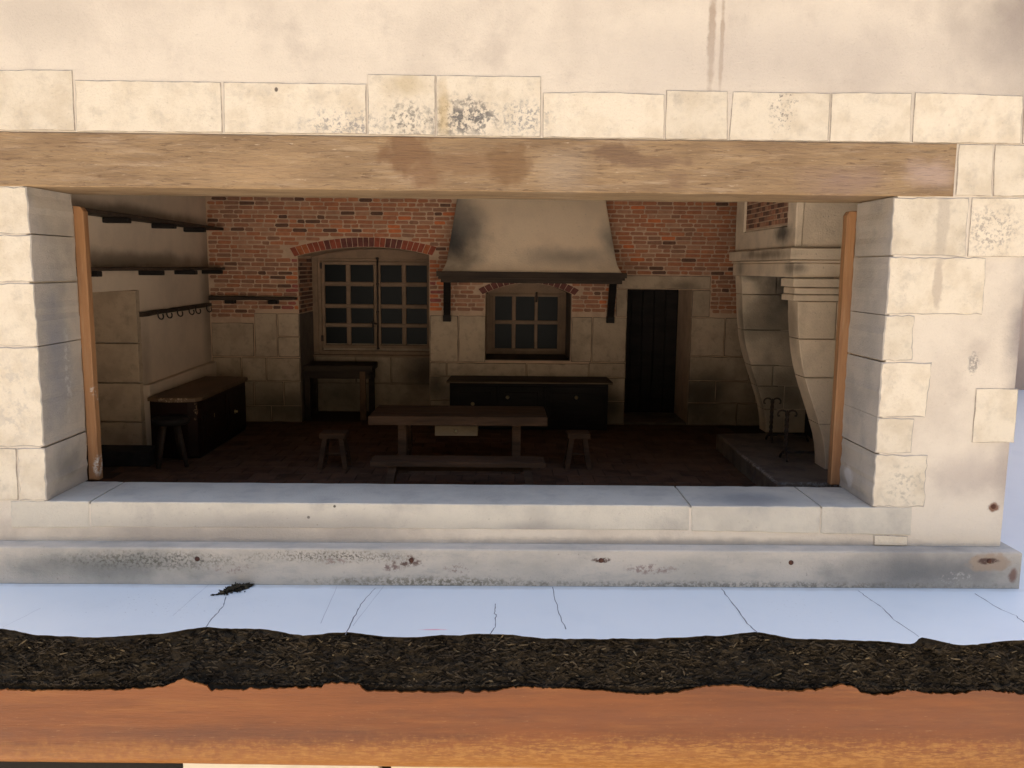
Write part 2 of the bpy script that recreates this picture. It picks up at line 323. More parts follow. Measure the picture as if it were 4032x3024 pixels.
# ------------------------------------------------------------------ mesh helpers (cm in, metres out)
class MB:
    def __init__(s):
        s.v = []; s.f = []; s.sm = []; s.mi = []
    def add(s, vs, fs, smooth=False, mi=0):
        o = len(s.v)
        s.v += [tuple(p) for p in vs]
        for f in fs:
            s.f.append([i + o for i in f]); s.sm.append(smooth); s.mi.append(mi)
    def box(s, x0, x1, y0, y1, z0, z1, b=0.04, mi=0):
        b = min(b, (x1-x0)*.3, (y1-y0)*.3, (z1-z0)*.3)
        if b <= 0:
            vs = [(x, y, z) for x in (x0, x1) for y in (y0, y1) for z in (z0, z1)]
            s.add(vs, [(0, 1, 3, 2), (4, 6, 7, 5), (0, 4, 5, 1), (2, 3, 7, 6), (0, 2, 6, 4), (1, 5, 7, 3)], mi=mi)
            return
        vs = []; idx = {}
        for ix in (0, 1):
            for iy in (0, 1):
                for iz in (0, 1):
                    x, y, z = (x0, x1)[ix], (y0, y1)[iy], (z0, z1)[iz]
                    sx, sy, sz = (1, -1)[ix]*b, (1, -1)[iy]*b, (1, -1)[iz]*b
                    idx[ix, iy, iz, 0] = len(vs); vs.append((x, y+sy, z+sz))
                    idx[ix, iy, iz, 1] = len(vs); vs.append((x+sx, y, z+sz))
                    idx[ix, iy, iz, 2] = len(vs); vs.append((x+sx, y+sy, z))
        fs = []
        q = [(0, 0), (0, 1), (1, 1), (1, 0)]
        for i in (0, 1):
            fs.append([idx[i, a, c, 0] for a, c in q]); fs.append([idx[a, i, c, 1] for a, c in q]); fs.append([idx[a, c, i, 2] for a, c in q])
        for a in (0, 1):
            for c in (0, 1):
                fs.append([idx[0, a, c, 1], idx[1, a, c, 1], idx[1, a, c, 2], idx[0, a, c, 2]])
                fs.append([idx[a, 0, c, 0], idx[a, 1, c, 0], idx[a, 1, c, 2], idx[a, 0, c, 2]])
                fs.append([idx[a, c, 0, 0], idx[a, c, 1, 0], idx[a, c, 1, 1], idx[a, c, 0, 1]])
        for k in list(idx):
            if k[3] == 0: fs.append([idx[k], idx[k[:3]+(1,)], idx[k[:3]+(2,)]])
        s.add(vs, fs, mi=mi)
    def slab(s, poly, a, b, bev=.05, axis='y', seg=0, jit=0, mi=0, smooth=False, emi=None):
        """polygon extruded along an axis: front at a (bevelled), back at b. poly is (x,z) for y, (y,z) for x, (x,y) for z"""
        pts = [Vector(p) for p in poly]
        if seg:
            out = []
            for i, p in enumerate(pts):
                q = pts[(i+1) % len(pts)]
                k = max(1, int((q-p).length/seg))
                for j in range(k): out.append(p.lerp(q, j/k))
            pts = [p + Vector((random.uniform(-jit, jit), random.uniform(-jit, jit))) for p in out]
        n = len(pts)
        c = sum(pts, Vector((0, 0)))/n
        area = sum(pts[i].x*pts[(i+1) % n].y - pts[(i+1) % n].x*pts[i].y for i in range(n))
        sg = 1 if area > 0 else -1
        ins = []
        for i, p in enumerate(pts):
            d0 = (p-pts[i-1]); d1 = (pts[(i+1) % n]-p)
            t = (d0.normalized()+d1.normalized())
            t = t.normalized() if t.length > 1e-6 else d1.normalized()
            nr = Vector((-t.y, t.x))*sg
            k = 1/max(.5, abs(t.dot(d1.normalized()))) if d1.length > 0 else 1
            ins.append(p + nr*bev*k*(1+random.uniform(-.5, .5)*(1 if jit else 0)))
        d = 1 if b > a else -1
        def P(p, t):
            return {'y': (p.x, t, p.y), 'x': (t, p.x, p.y), 'z': (p.x, p.y, t)}[axis]
        vs = [P(p, b) for p in pts] + [P(p, a+d*bev) for p in pts] + [P(p, a + (random.uniform(0, .4)*bev*d if jit else 0)) for p in ins]
        o = len(s.v)
        s.add(vs, [list(range(n))[::-1], [2*n+i for i in range(n)]], smooth, mi)
        for i in range(n):
            j = (i+1) % n
            for f in ([i, j, n+j, n+i], [n+i, n+j, 2*n+j, 2*n+i]):
                s.f.append([q+o for q in f]); s.sm.append(smooth); s.mi.append(mi if emi is None else emi)
    def tube(s, pts, r, n=8, smooth=True, mi=0, cap=True):
        pts = [Vector(p) for p in pts]
        rs = r if isinstance(r, (list, tuple)) else [r]*len(pts)
        vs = []; fs = []
        u = None
        for i, p in enumerate(pts):
            t = (pts[min(i+1, len(pts)-1)] - pts[max(i-1, 0)]).normalized()
            if u is None:
                u = t.orthogonal().normalized()
            u = (u - t*u.dot(t)).normalized()
            w = t.cross(u)
            for k in range(n):
                a = 2*math.pi*k/n
                vs.append(p + (u*math.cos(a)+w*math.sin(a))*rs[i])
        for i in range(len(pts)-1):
            for k in range(n):
                k2 = (k+1) % n
                fs.append([i*n+k, i*n+k2, (i+1)*n+k2, (i+1)*n+k])
        if cap:
            fs.append(list(range(n))[::-1]); fs.append([(len(pts)-1)*n+k for k in range(n)])
        s.add(vs, fs, smooth, mi)
    def bar(s, p, q, w, d, b=.03, top=None):
        """rectangular bar between two points, w along x, d along y; top = (w,d) at q"""
        p, q = Vector(p), Vector(q)
        tw, td = top or (w, d)
        def ring(c, w, d): return [c+Vector((sx*w/2, sy*d/2, 0)) for sx, sy in ((-1, -1), (1, -1), (1, 1), (-1, 1))]
        vs = ring(p, w, d)+ring(q, tw, td)
        s.add(vs, [(3, 2, 1, 0), (4, 5, 6, 7)]+[(i, (i+1) % 4, 4+(i+1) % 4, 4+i) for i in range(4)])
    def lathe(s, prof, c, n=14, axis='z', mi=0):
        vs = []; fs = []
        for r, h in prof:
            for k in range(n):
                a = 2*math.pi*k/n
                x, y = r*math.cos(a), r*math.sin(a)
                vs.append({'z': (c[0]+x, c[1]+y, c[2]+h), 'y': (c[0]+x, c[1]+h, c[2]+y), 'x': (c[0]+h, c[1]+x, c[2]+y)}[axis])
        for i in range(len(prof)-1):
            for k in range(n):
                fs.append([i*n+k, i*n+(k+1) % n, (i+1)*n+(k+1) % n, (i+1)*n+k])
        fs.append(list(range(n))[::-1]); fs.append([(len(prof)-1)*n+k for k in range(n)])
        s.add(vs, fs, True, mi)
    def mesh(s, name, mats, loc=(0, 0, 0)):
        me = bpy.data.meshes.new(name)
        me.from_pydata([((x-loc[0])*S, (y-loc[1])*S, (z-loc[2])*S) for x, y, z in s.v], [], s.f)
        for m in (mats if isinstance(mats, (list, tuple)) else [mats]): me.materials.append(m)
        me.polygons.foreach_set('use_smooth', s.sm)
        me.polygons.foreach_set('material_index', s.mi)
        me.update()
        import bmesh
        bm = bmesh.new(); bm.from_mesh(me)
        bmesh.ops.recalc_face_normals(bm, faces=bm.faces)
        bm.to_mesh(me); bm.free()
        return me
    def build(s, name, mats, parent=None, kind=None):
        loc = (0, 0, 0)
        p = parent
        while p is not None:
            loc = tuple(loc[i] + p.location[i]/S for i in range(3)); p = p.parent
        me = s.mesh(name, mats, loc)
        o = bpy.data.objects.new(name, me)
        COL.objects.link(o)
        if parent: o.parent = parent
        if kind: o['kind'] = kind
        return o

def thing(name, loc, label, cat, group=None):
    o = bpy.data.objects.new(name, None)
    o.empty_display_size = .02
    COL.objects.link(o)
    o.location = Vector(loc)*S
    o['label'] = label; o['category'] = cat
    if group: o['group'] = group
    return o

def B(name, mat, parent, *boxes, b=.04):
    m = MB()
    for bx in boxes: m.box(*bx, b=b)
    return m.build(name, M[mat] if isinstance(mat, str) else mat, parent)

def fbm(x, y, z=0, s=1.0):
    return mnoise.fractal(Vector((x*s, y*s, z*s)), .8, 2, 4)

# ------------------------------------------------------------------ ground
ZG = -96
m = MB()                                     # gravel court; unseen bank round it added to block the low sky
na, rad = 48, [0, 300, 600, 900, 1200, 1400, 1550, 1700, 1850, 2000, 2150, 2300, 2500, 3200]
vs = []; fs = []
for r_ in rad:
    for i in range(na):
        a = 2*math.pi*i/na
        h = 0 if r_ < 1300 else 1500*min(1, (r_-1300)/1000)**.8*(1+.18*fbm(math.cos(a)*2, math.sin(a)*2, r_*.002, 1.5))
        vs.append((r_*math.cos(a), r_*math.sin(a), ZG+h))
for j in range(1, len(rad)):
    for i in range(na):
        i2 = (i+1) % na
        fs.append((j*na+i, j*na+i2, (j-1)*na+i2, (j-1)*na+i) if j > 1 else (na+i, na+i2, 0))
m.add(vs, fs, True)
m.build('ground', M['ground'], None, 'structure')

# ------------------------------------------------------------------ display table
ZB = -19.22
tab = thing('display_table', (0, 40, ZG), 'white laminate display table with dark crumbling chipboard edge and orange veneer strip', 'table')
EDGE = [(-26.39, -7.47), (-23.98, -8.22), (-20.57, -8.49), (-17.88, -8.01), (-15.78, -7.2), (-13.04, -7.33), (-10.16, -8.08), (-7.96, -7.75), (-5.34, -8.34), (-2.17, -8.0), (-.3, -7.83), (3.17, -8.41), (7.17, -8.37), (11.27, -8.02), (13.92, -7.52), (15.91, -8.28), (19.22, -8.4), (21.7, -8.83), (22.42, -8.06), (24.04, -8.95), (27.79, -8.31)]
EDGE = [(-60, -8.1), (-50, -7.8), (-42, -8.4), (-34, -7.9), (-29, -8.0)] + EDGE + [(31, -7.9), (36, -8.4), (44, -7.8), (52, -8.3), (60, -7.9), (68, -8.5), (76, -7.9), (84, -8.2), (110, -8.1)]
def edge_y(x):
    for (a, ya), (b, yb) in zip(EDGE, EDGE[1:]):
        if a <= x <= b:
            t = (x-a)/(b-a)
            t = t*t*(3-2*t) if (b-a) > 1.2 else t
            return ya + (yb-ya)*t + .10*fbm(x, 3.1, 0, 1.1) + .05*fbm(x, 8.1, 0, 4)
    return -8.1
m = MB()
xs = [-60 + i*.25 for i in range(int(170/.25)+1)]
fr = [(x, edge_y(x)) for x in xs]
n = len(fr)
vs = [(x, y, ZB) for x, y in fr] + [(x, y+.03, ZB-.06) for x, y in fr] + [(x, 130, ZB) for x, y in fr] + [(x, 130, ZB-.06) for x, y in fr]
fs = []
for i in range(n-1):
    fs += [(i, i+1, 2*n+i+1, 2*n+i)]
m.add(vs, fs)
m.add(vs, [f for i in range(n-1) for f in ((i, n+i, n+i+1, i+1), (n+i, 3*n+i, 3*n+i+1, n+i+1))], mi=1)
top = m.build('laminate_top', [M['laminate'], M['core']], tab)
# crumbling core
def core_y(x, z):
    t = min(1, max(0, (ZB-z)/3.0))
    e = edge_y(x)+.20
    return e + (-8.62-e)*t**1.3 + .26*fbm(x, z*1.6, 2, 1.1)*(1-.6*t)
m = MB()
nx, nz = 900, 26
vs = []
for j in range(nz+1):
    z = ZB-.06 - (j/nz)*4.0
    for i in range(nx+1):
        x = -60 + 120*i/nx
        y = core_y(x, z) + .15*fbm(x, z*2, 5, 3.2)
        vs.append((x, y, z))
fs = [(j*(nx+1)+i, j*(nx+1)+i+1, (j+1)*(nx+1)+i+1, (j+1)*(nx+1)+i) for j in range(nz) for i in range(nx)]
m.add(vs, fs, True)
core = m.build('chipboard_core', M['core'], tab)
def flakes(m, count, x0, x1, zf, size, yoff):
    for _ in range(count):
        x = random.uniform(x0, x1); z = zf()
        z = max(z, ZB-2.5)
        y = core_y(x, z) - .06 - random.uniform(0, yoff)
        l = size*random.choice((.5, .8, 1, 1.4, 2.0))*random.uniform(.6, 1.2); w = size*random.uniform(.15, .4); t = .02
        a = random.gauss(0, .45); tilt = random.gauss(0, .5); yw = random.gauss(0, .35)
        ux = Vector((math.cos(a)*math.cos(yw), math.sin(yw), math.sin(a)*math.cos(yw)))
        uz = Vector((-math.sin(a), math.sin(tilt), math.cos(a))).normalized()
        uy = ux.cross(uz).normalized()
        c = Vector((x, y, z))
        k = random.uniform(.3, .9)
        q = [c-ux*l/2-uz*w*k/2, c-ux*l*.1-uz*w/2, c+ux*l/2-uz*w*.3*k, c+ux*l*.45+uz*w*.3, c+uz*w/2, c-ux*l*.45+uz*w*.4*k]
        vs = [p-uy*t for p in q]+[p+uy*t for p in q]
        m.add(vs, [(0, 1, 2, 3, 4, 5), (11, 10, 9, 8, 7, 6)]+[(i, (i+1) % 6, 6+(i+1) % 6, 6+i) for i in range(6)])
m = MB()
flakes(m, 8000, -34, 36, lambda: ZB-.2-abs(random.gauss(0, 1))*1.7 if random.random() < .6 else random.uniform(ZB-3.3, ZB-.2), .27, .10)
m.build('wood_flake', M['flake'], tab, 'stuff')
m = MB()
for _ in range(420):
    x = random.uniform(-34, 36); z = ZB-.15-random.random()**.8*2.35; rr = random.choice((.06, .08, .10, .13, .18))*random.uniform(.7, 1.2)
    c = Vector((x, core_y(x, z)-rr*.25, z)); sd_ = random.uniform(0, 99); vs = []; fs = []
    for j in range(1, 5):
        for i in range(8):
            d = Vector((math.cos(i*math.pi/4)*math.sin(j*math.pi/5)*1.35, math.cos(j*math.pi/5), math.sin(i*math.pi/4)*math.sin(j*math.pi/5)*.8))
            vs.append(c + d*rr*(1+.85*fbm(d.x+sd_, d.y, d.z, 2.2)))
    vs += [c+Vector((0, rr, 0)), c-Vector((0, rr, 0))]
    for j in range(3):
        for i in range(8): fs.append((j*8+i, j*8+(i+1) % 8, (j+1)*8+(i+1) % 8, (j+1)*8+i))
    for i in range(8): fs += [(32, i, (i+1) % 8), (33, 24+(i+1) % 8, 24+i)]
    m.add(vs, fs, False)
m.build('crumb', M['core'], tab, 'stuff')
m = MB()
flakes(m, 300, -34, 36, lambda: ZB-.25-abs(random.gauss(0, 1))*1.0, .26, .10)
m.build('pale_wood_flake', M['paleflake'], tab, 'stuff')
# orange veneer band with a torn upper edge
BT = [(-60, -22.3), (-40, -22.5), (-28, -22.35), (-24, -22.42), (-19.5, -22.38), (-17.3, -22.2), (-16.4, -21.75), (-15.9, -21.9), (-15.2, -22.1), (-14.9, -22.4), (-13, -22.32), (-9.2, -22.2), (-8.9, -21.95), (-7.3, -22.0), (-6.9, -22.4), (-3, -22.45), (-.2, -22.4), (.8, -22.15), (2.6, -22.2), (5, -22.3), (7.5, -22.55), (9.5, -22.4), (10.8, -22.05), (12.3, -22.0), (14.5, -22.25), (16, -22.3), (17.2, -22.15), (17.9, -21.95), (18.6, -22.0), (19.2, -22.45), (20.5, -22.5), (21.6, -22.2), (22.5, -22.4), (24, -22.45), (25.6, -22.2), (27.5, -22.45), (30, -22.3), (45, -22.3), (60, -22.4), (110, -22.4)]
def band_top(x):
    for (a, ya), (b, yb) in zip(BT, BT[1:]):
        if a <= x <= b:
            return ya + (yb-ya)*(x-a)/(b-a) + .45 + .10*fbm(x, 1.3, 0, 2.3) + .05*fbm(x, 4.3, 0, 7)
    return -21.95
m = MB()
xs = [-60 + i*.11 for i in range(int(120/.11)+1)]
prof = [(1.0, 0), (.75, -.02), (.5, -.04), (.25, -.04), (.12, -.0), (.05, .08), (.0, .28)]
n = len(xs); vs = []; fs = []
for t, dy in prof:
    for x in xs:
        zt = band_top(x); zb_ = -26.28-.012*(x+10)
        vs.append((x, -8.86 + dy + .05*fbm(x, 2, 0, .09), zb_ + (zt-zb_)*t))
for x in xs: vs.append((x, -8.60, -26.26-.012*(x+10)))
k = len(prof)
for x in xs: vs.append((x, -8.74, band_top(x)))
for j in range(k-1):
    for i in range(n-1): fs.append((j*n+i, j*n+i+1, (j+1)*n+i+1, (j+1)*n+i))
m.add(vs, fs, True)
m.add(vs, [((k+1)*n+i, (k+1)*n+i+1, i+1, i) for i in range(n-1)], False)
m.build('veneer_band', M['band'], tab)
B('apron', 'void', tab, (-60, 110, -8.2, 128, -25.9, -23.3), b=0)
B('base_panel', 'cream', tab, (-17.3, -6.56, -6.97, -5.5, ZG, -26.45))
B('base_panel', 'cream', tab, (-5.86, 12, -6.97, -5.5, ZG, -26.45))
B('base_panel', 'cream', tab, (12.6, 60, -6.97, -5.5, ZG, -26.45))
B('base_core', 'void', tab, (-60, 108, -5.2, 126, ZG, -26.45), b=0)
# cracks in the laminate
def ribbon(m, pts, w, z, taper=True):
    P = []
    for a, b in zip(pts, pts[1:]):
        a, b = Vector(a), Vector(b)
        for j in range(5): P.append(a.lerp(b, j/5) + Vector((random.gauss(0, .02), random.gauss(0, .02))))
    P.append(Vector(pts[-1]))
    vs = []; fs = []
    for i, p in enumerate(P):
        t = (P[min(i+1, len(P)-1)]-P[max(i-1, 0)]).normalized()
        nr = Vector((-t.y, t.x))*w/2*(random.uniform(.5, 1.3))
        vs += [(p.x-nr.x, p.y-nr.y, z), (p.x+nr.x, p.y+nr.y, z)]
    for i in range(len(P)-1): fs.append((2*i, 2*i+1, 2*i+3, 2*i+2))
    m.add(vs, fs)
CR = [(.055, [(-15.92, -3.0), (-15.65, -4.3), (-15.69, -5.87), (-15.65, -7.19)]), (.055, [(-7.45, -1.56), (-7.91, -4.02), (-7.96, -5.79), (-8.04, -8.05)]), (.055, [(-0.19, -3.85), (-0.21, -5.18), (-0.11, -5.53), (-0.19, -7.02), (-0.43, -7.88)]), (.06, [(3.28, -1.25), (3.35, -4.61), (3.63, -7.24)]), (.06, [(13.56, -1.35), (13.63, -3.64), (13.69, -6.45), (13.9, -7.58)]), (.055, [(21.85, -1.56), (21.94, -2.78), (22.14, -4.02), (22.06, -5.79), (22.37, -7.96)]), (.055, [(28.79, -1.95), (28.9, -4.12), (29.28, -5.19), (29.19, -6.71)]), (.03, [(-25.71, -4.78), (-26.36, -7.3)]), (.03, [(-17.56, -1.04), (-17.97, -5.73)]), (.03, [(-9.79, -1.26), (-9.63, -6.64)]), (.03, [(-6.99, -1.22), (-7.83, -6.94)])]
for w, pts in CR:
    m = MB(); ribbon(m, pts, w, ZB+.006)
    m.build('crack', M['crack'] if w > .04 else M['faint'], top)

# ------------------------------------------------------------------ the scale model
house = thing('model_house', (0, 40, ZB), 'cream scale model house with open front showing a dark kitchen', 'scale model')
XR = 31.25
fw = MB()
fw.box(-62, XR, 0, 5, 7.45, 80, b=.02)
fw.box(23.25, XR, 0, 5, -16.92, 7.45, b=.02)
fw.box(-62, -27.75, 0, 5, -16.92, 7.45, b=.02)
fw.box(-27.75, 23.25, 0, 4.55, -16.92, -14.55, b=.0)
front = fw.build('front_wall', M['plaster'], house)
B('outer_wall', 'wing', house, (XR-1.2, XR-.05, 5.01, 100, -16.92, 80), b=0)
B('outer_wall', 'wing', house, (-62, -61, 5.01, 100, -16.92, 80), b=0)
B('rear_wall', 'wing', house, (-61, XR-1.2, 99, 100, -16.92, 80), b=0)
B('roof_slab', 'wing', house, (-62, XR, .02, 100, 80.01, 81.5), b=0)  # unseen shell, its height and depth set to shade the table top
B('side_wing', 'wing', house, (XR, 140, 86.5, 120, ZB+.01, 70), b=.05)
# plinth
m = MB()
m.slab([(-62, -1.13), (31.95, -1.13), (31.95, 104), (30.2, 104), (30.2, 4.4), (-62, 4.4)], -16.91, ZB+.02, bev=.07, axis='z', seg=0)
plinth = m.build('plinth', M['plinth'], house)
for x, z in ((-18.2, -17.6), (-5.3, -17.6), (6.2, -17.55), (17.8, -17.62), (29.95, -17.45)):
    m = MB(); m.lathe([(.0, -.03), (.10, -.025), (.15, .0), (.16, .05)], (x, -1.16, z), 10, 'y'); m.build('nail', M['rust'], plinth)
m = MB(); m.lathe([(.0, -.03), (.10, -.025), (.15, .0), (.16, .05)], (30.6, -.03, -14.35), 10, 'y'); m.build('nail', M['rust'], front)
# lintel beam
m = MB()
m.slab([(-62, 7.44), (26.48, 7.43), (26.50, 4.40), (-62, 4.36)], -.10, 5.4, bev=.07, seg=.9, jit=.018)
m.build('lintel_beam', M['beam'], house)
# facade stones: outlines in the plane of the wall (x, z)
ST = [
 [(-33, 10.75), (-24.5, 10.88), (-24.55, 7.52), (-33, 7.5)],
 [(-24.38, 10.33), (-16.1, 10.32), (-16.12, 7.52), (-24.44, 7.5)],
 [(-15.95, 10.32), (-7.82, 10.33), (-7.84, 7.52), (-16.0, 7.52)],
 [(-7.74, 10.86), (-3.87, 10.86), (-3.88, 7.52), (-7.76, 7.52)],
 [(-3.80, 10.86), (2.18, 10.87), (2.20, 7.5), (-3.81, 7.5)],
 [(2.30, 9.98), (5.8, 10.06), (9.30, 9.98), (9.35, 7.49), (2.34, 7.49)],
 [(9.40, 10.22), (12.93, 10.18), (13.05, 7.47), (9.44, 7.48)],
 [(13.26, 10.18), (18.90, 10.17), (18.94, 7.46), (13.14, 7.46)],
 [(18.97, 10.18), (23.61, 10.23), (23.73, 7.46), (19.02, 7.46)],
 [(23.80, 10.28), (30.10, 10.16), (30.20, 7.46), (23.84, 7.46)],
 [(30.2, 10.16), (31.38, 10.14), (31.38, 7.46), (30.3, 7.46)],
 [(26.60, 7.39), (28.62, 7.39), (28.75, 4.46), (26.64, 4.46)],
 [(28.72, 7.39), (31.38, 7.39), (31.38, 4.46), (28.86, 4.46)],
 [(27.62, 4.36), (31.38, 4.37), (31.38, .94), (27.66, .94)],
 [(28.87, -6.97), (31.45, -6.95), (31.47, -10.29), (28.89, -10.31)],
 [(-33, -11.12), (-29.2, -11.12), (-29.3, -14.33), (-33, -14.33)],
 [(23.27, -16.2), (25.4, -16.25), (25.4, -16.86), (23.3, -16.86)],
]
for p in ST:
    m = MB(); m.slab(p, -.07, .3, bev=.04, seg=.6, jit=.016, emi=1); m.build('stone', [M['stone'], M['joint']], front)
# quoins that turn into the opening
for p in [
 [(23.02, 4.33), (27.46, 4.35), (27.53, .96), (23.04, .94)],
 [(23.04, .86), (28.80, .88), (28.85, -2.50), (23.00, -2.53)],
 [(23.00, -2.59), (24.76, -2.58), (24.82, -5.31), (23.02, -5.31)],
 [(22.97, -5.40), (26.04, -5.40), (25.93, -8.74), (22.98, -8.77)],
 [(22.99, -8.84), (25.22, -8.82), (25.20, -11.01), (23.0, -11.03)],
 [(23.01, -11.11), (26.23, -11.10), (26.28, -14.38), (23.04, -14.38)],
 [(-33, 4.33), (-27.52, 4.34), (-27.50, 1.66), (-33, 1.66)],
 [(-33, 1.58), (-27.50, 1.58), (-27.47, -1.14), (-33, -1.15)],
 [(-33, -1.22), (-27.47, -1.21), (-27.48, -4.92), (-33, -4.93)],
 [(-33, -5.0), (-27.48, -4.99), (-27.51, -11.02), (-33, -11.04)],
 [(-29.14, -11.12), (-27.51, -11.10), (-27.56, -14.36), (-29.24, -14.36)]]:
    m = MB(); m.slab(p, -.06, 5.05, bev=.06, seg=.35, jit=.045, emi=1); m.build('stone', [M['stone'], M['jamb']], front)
# sill
m = MB(); m.slab([(-24.95, -14.40), (11.72, -14.42), (11.78, -16.0), (-24.99, -16.0)], -.05, 4.7, bev=.06, seg=1.2, jit=.015); m.build('sill', M['sill'], house)
for p in ([(-29.79, -14.38), (-25.05, -14.40), (-25.07, -16.06), (-29.82, -16.08)],):
    m = MB(); m.slab(p, -.06, 4.7, bev=.06, seg=.5, jit=.02); m.build('sill', M['sill'], house)
m = MB(); m.slab([(11.84, -14.42), (19.82, -14.43), (19.86, -16.10), (11.9, -16.02)], -.07, 4.7, bev=.05, seg=.5, jit=.02); m.build('sill', M['sill'], house)
m = MB(); m.slab([(19.90, -14.43), (25.52, -14.44), (25.56, -16.21), (19.94, -16.13)], -.07, 4.7, bev=.05, seg=.5, jit=.02); m.build('sill', M['sill'], house)
# wooden glazing strips
m = MB(); m.slab([(-27.50, -14.38), (-26.85, -14.38), (-26.85, 3.30), (-27.05, 3.60), (-27.50, 3.65)], 5.08, 5.7, bev=.05, seg=1.2, jit=.015); m.build('glazing_strip', M['strip'], house)
m = MB(); m.slab([(22.45, -14.38), (23.10, -14.38), (23.05, 3.88), (22.55, 3.84), (22.40, 3.6)], 5.08, 5.7, bev=.05, seg=1.2, jit=.015); m.build('glazing_strip', M['strip'], house)

# ---- room shell
YB, YN, ZF = 40.7, 47.7, -17.0
XL = -31.3
B('ceiling', 'tablewood', house, (-45, 30.5, 5.02, 49, 11, 12), b=0)
XRW = 29.35
m = MB(); m.box(-45, 30.0, 5.03, 49, ZF-.6, ZF-.06, b=0); floor = m.build('floor', M['grout'], house)
# terracotta floor tiles, the nearest ones as parts
TS = 2.15
tm = MB(); tm.slab([(-TS/2+.028, -TS/2+.028), (TS/2-.028, -TS/2+.028), (TS/2-.028, TS/2-.028), (-TS/2+.028, TS/2-.028)], .06, 0, bev=.03, axis='z')
tme = tm.mesh('tile', M['tile'])
rest = MB(); cnt = 0
row = 0
y = 10.2
while y < 41:
    x = -31 + (row % 2)*TS/2
    while x < 24:
        if cnt < 290 and y < 34:
            o = bpy.data.objects.new('tile', tme); COL.objects.link(o); o.parent = floor
            o.location = Vector((x, y-40, ZF-.06-ZB))*S
            o.location.z += random.uniform(-.02, .015)*S
            o.rotation_euler = (random.gauss(0, .008), random.gauss(0, .008), random.gauss(0, .01))
            cnt += 1
        else:
            rest.slab([(x-TS/2+.028, y-TS/2+.028), (x+TS/2-.028, y-TS/2+.028), (x+TS/2-.028, y+TS/2-.028), (x-TS/2+.028, y+TS/2-.028)], ZF+random.uniform(-.02, .01), ZF-.06, bev=.03, axis='z')
        x += TS
    y += TS; row += 1
rest.build('tile_field', M['tile'], floor, 'stuff')

# ---- back wall (mortar-coloured carcass, then bricks and stones on it)
A1 = lambda x: 2.02 - .0177*(x+14.2)**2            # big window arch
A2 = lambda x: -1.62 - .0515*(x-2.96)**2           # small window arch
N1, N2, ND = (-21.75, -7.72), (-1.68, 7.60), (13.62, 20.6)
m = MB()
def pier(x0, x1, z0, z1): m.box(x0, x1, YB, YN, z0, z1, b=0)
pier(-45, N1[0], ZF, 11); pier(N1[1], N2[0], ZF, 11); pier(N2[0], N2[1], ZF, -10.0); pier(N2[1], ND[0], ZF, 11); pier(ND[1], 30, ZF, 11); pier(ND[0], ND[1], -2.15, 11)
for (x0, x1), A in ((N1, A1), (N2, A2)):
    k = 16
    pts = [(x0+(x1-x0)*i/k, A(x0+(x1-x0)*i/k)) for i in range(k+1)]
    vs = [(x, YB, z) for x, z in pts]+[(x, YN, z) for x, z in pts]+[(x, YB, 11) for x, z in pts]
    n = k+1
    fs = []
    for i in range(k): fs += [(i, i+1, n+i+1, n+i), (i, 2*n+i, 2*n+i+1, i+1)]
    m.add(vs, fs)
back = m.build('back_wall', M['mortar'], house)
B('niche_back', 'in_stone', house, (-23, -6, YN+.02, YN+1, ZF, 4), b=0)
B('niche_back', 'void', house, (ND[0]-1, ND[1]+1, YN+.4, YN+1, ZF, 0), b=0)
B('niche_back', 'void', house, (-3, 9, YN+.3, YN+1, -12, 0), b=0)

# bricks
def in_open(x0, x1, z0, z1):
    xm, zm = (x0+x1)/2, (z0+z1)/2
    for (a, b), A, zl, extra in ((N1, A1, ZF, 1.0), (N2, A2, -10, .85)):
        if x1 > a+.02 and x0 < b-.02 and z0 < A(min(max(xm, a), b)) + extra and z1 > zl: return True
        if x1 > a-.5 and x0 < b+.5 and A(a)-.35 < zm < A(min(max(xm, a), b))+extra: return True
    if x1 > 12.45 and x0 < 22.6 and z0 < -.68: return True
    return False
def hidden(x0, x1, z0):                              # behind the hood
    if z0 < -1.4: return False
    return x0 > -5.3 and x1 < 11.5
def zlow(x):
    if x < -26.6: return -5.95
    return -5.05
bricks = []
PIT, BH = .456, .345
r = 0
z = 10.4
while z > -6.2:
    x = XL + random.uniform(-.9, 0)
    while x < 27:
        L = random.choice((1.45, 1.5, 1.4, 1.55, 1.3, .75)) if random.random() < .8 else random.uniform(.7, 1.5)
        x0, x1 = x, x+L
        parts = [(x0, x1)]
        if x0 < XL+.1: parts = [(XL+.15, x1)] if x1 > XL+.6 else []
        for a, b in parts:
            # clip at reveals
            for e in (N1[0], N2[0], 12.45):
                if a < e-.25 < b and in_open(a, b, z, z+BH) and not in_open(a, e-.05, z, z+BH): b = e-.05
            for e in (N1[1], N2[1], 22.6):
                if a < e+.25 < b and in_open(a, b, z, z+BH) and not in_open(e+.05, b, z, z+BH): a = e+.05
            if b-a < .3 or in_open(a, b, z, z+BH) or z < zlow((a+b)/2) or hidden(a, b, z): continue
            bricks.append((a, b, z))
        x = x1 + .10
    z -= PIT; r += 1
def brick_mesh(L, H, y0=-.045):
    mb = MB()
    w, h, c = L/2, H/2, random.uniform(.06, .13)
    p = [(-w+c, -h), (w-c, -h), (w, -h+c), (w, h-c), (w-c, h), (-w+c, h), (-w, h-c), (-w, -h+c)]
    p = [(a+random.gauss(0, .018), b+random.gauss(0, .018)) for a, b in p]
    mb.slab(p, y0, .03, bev=.022)
    return mb
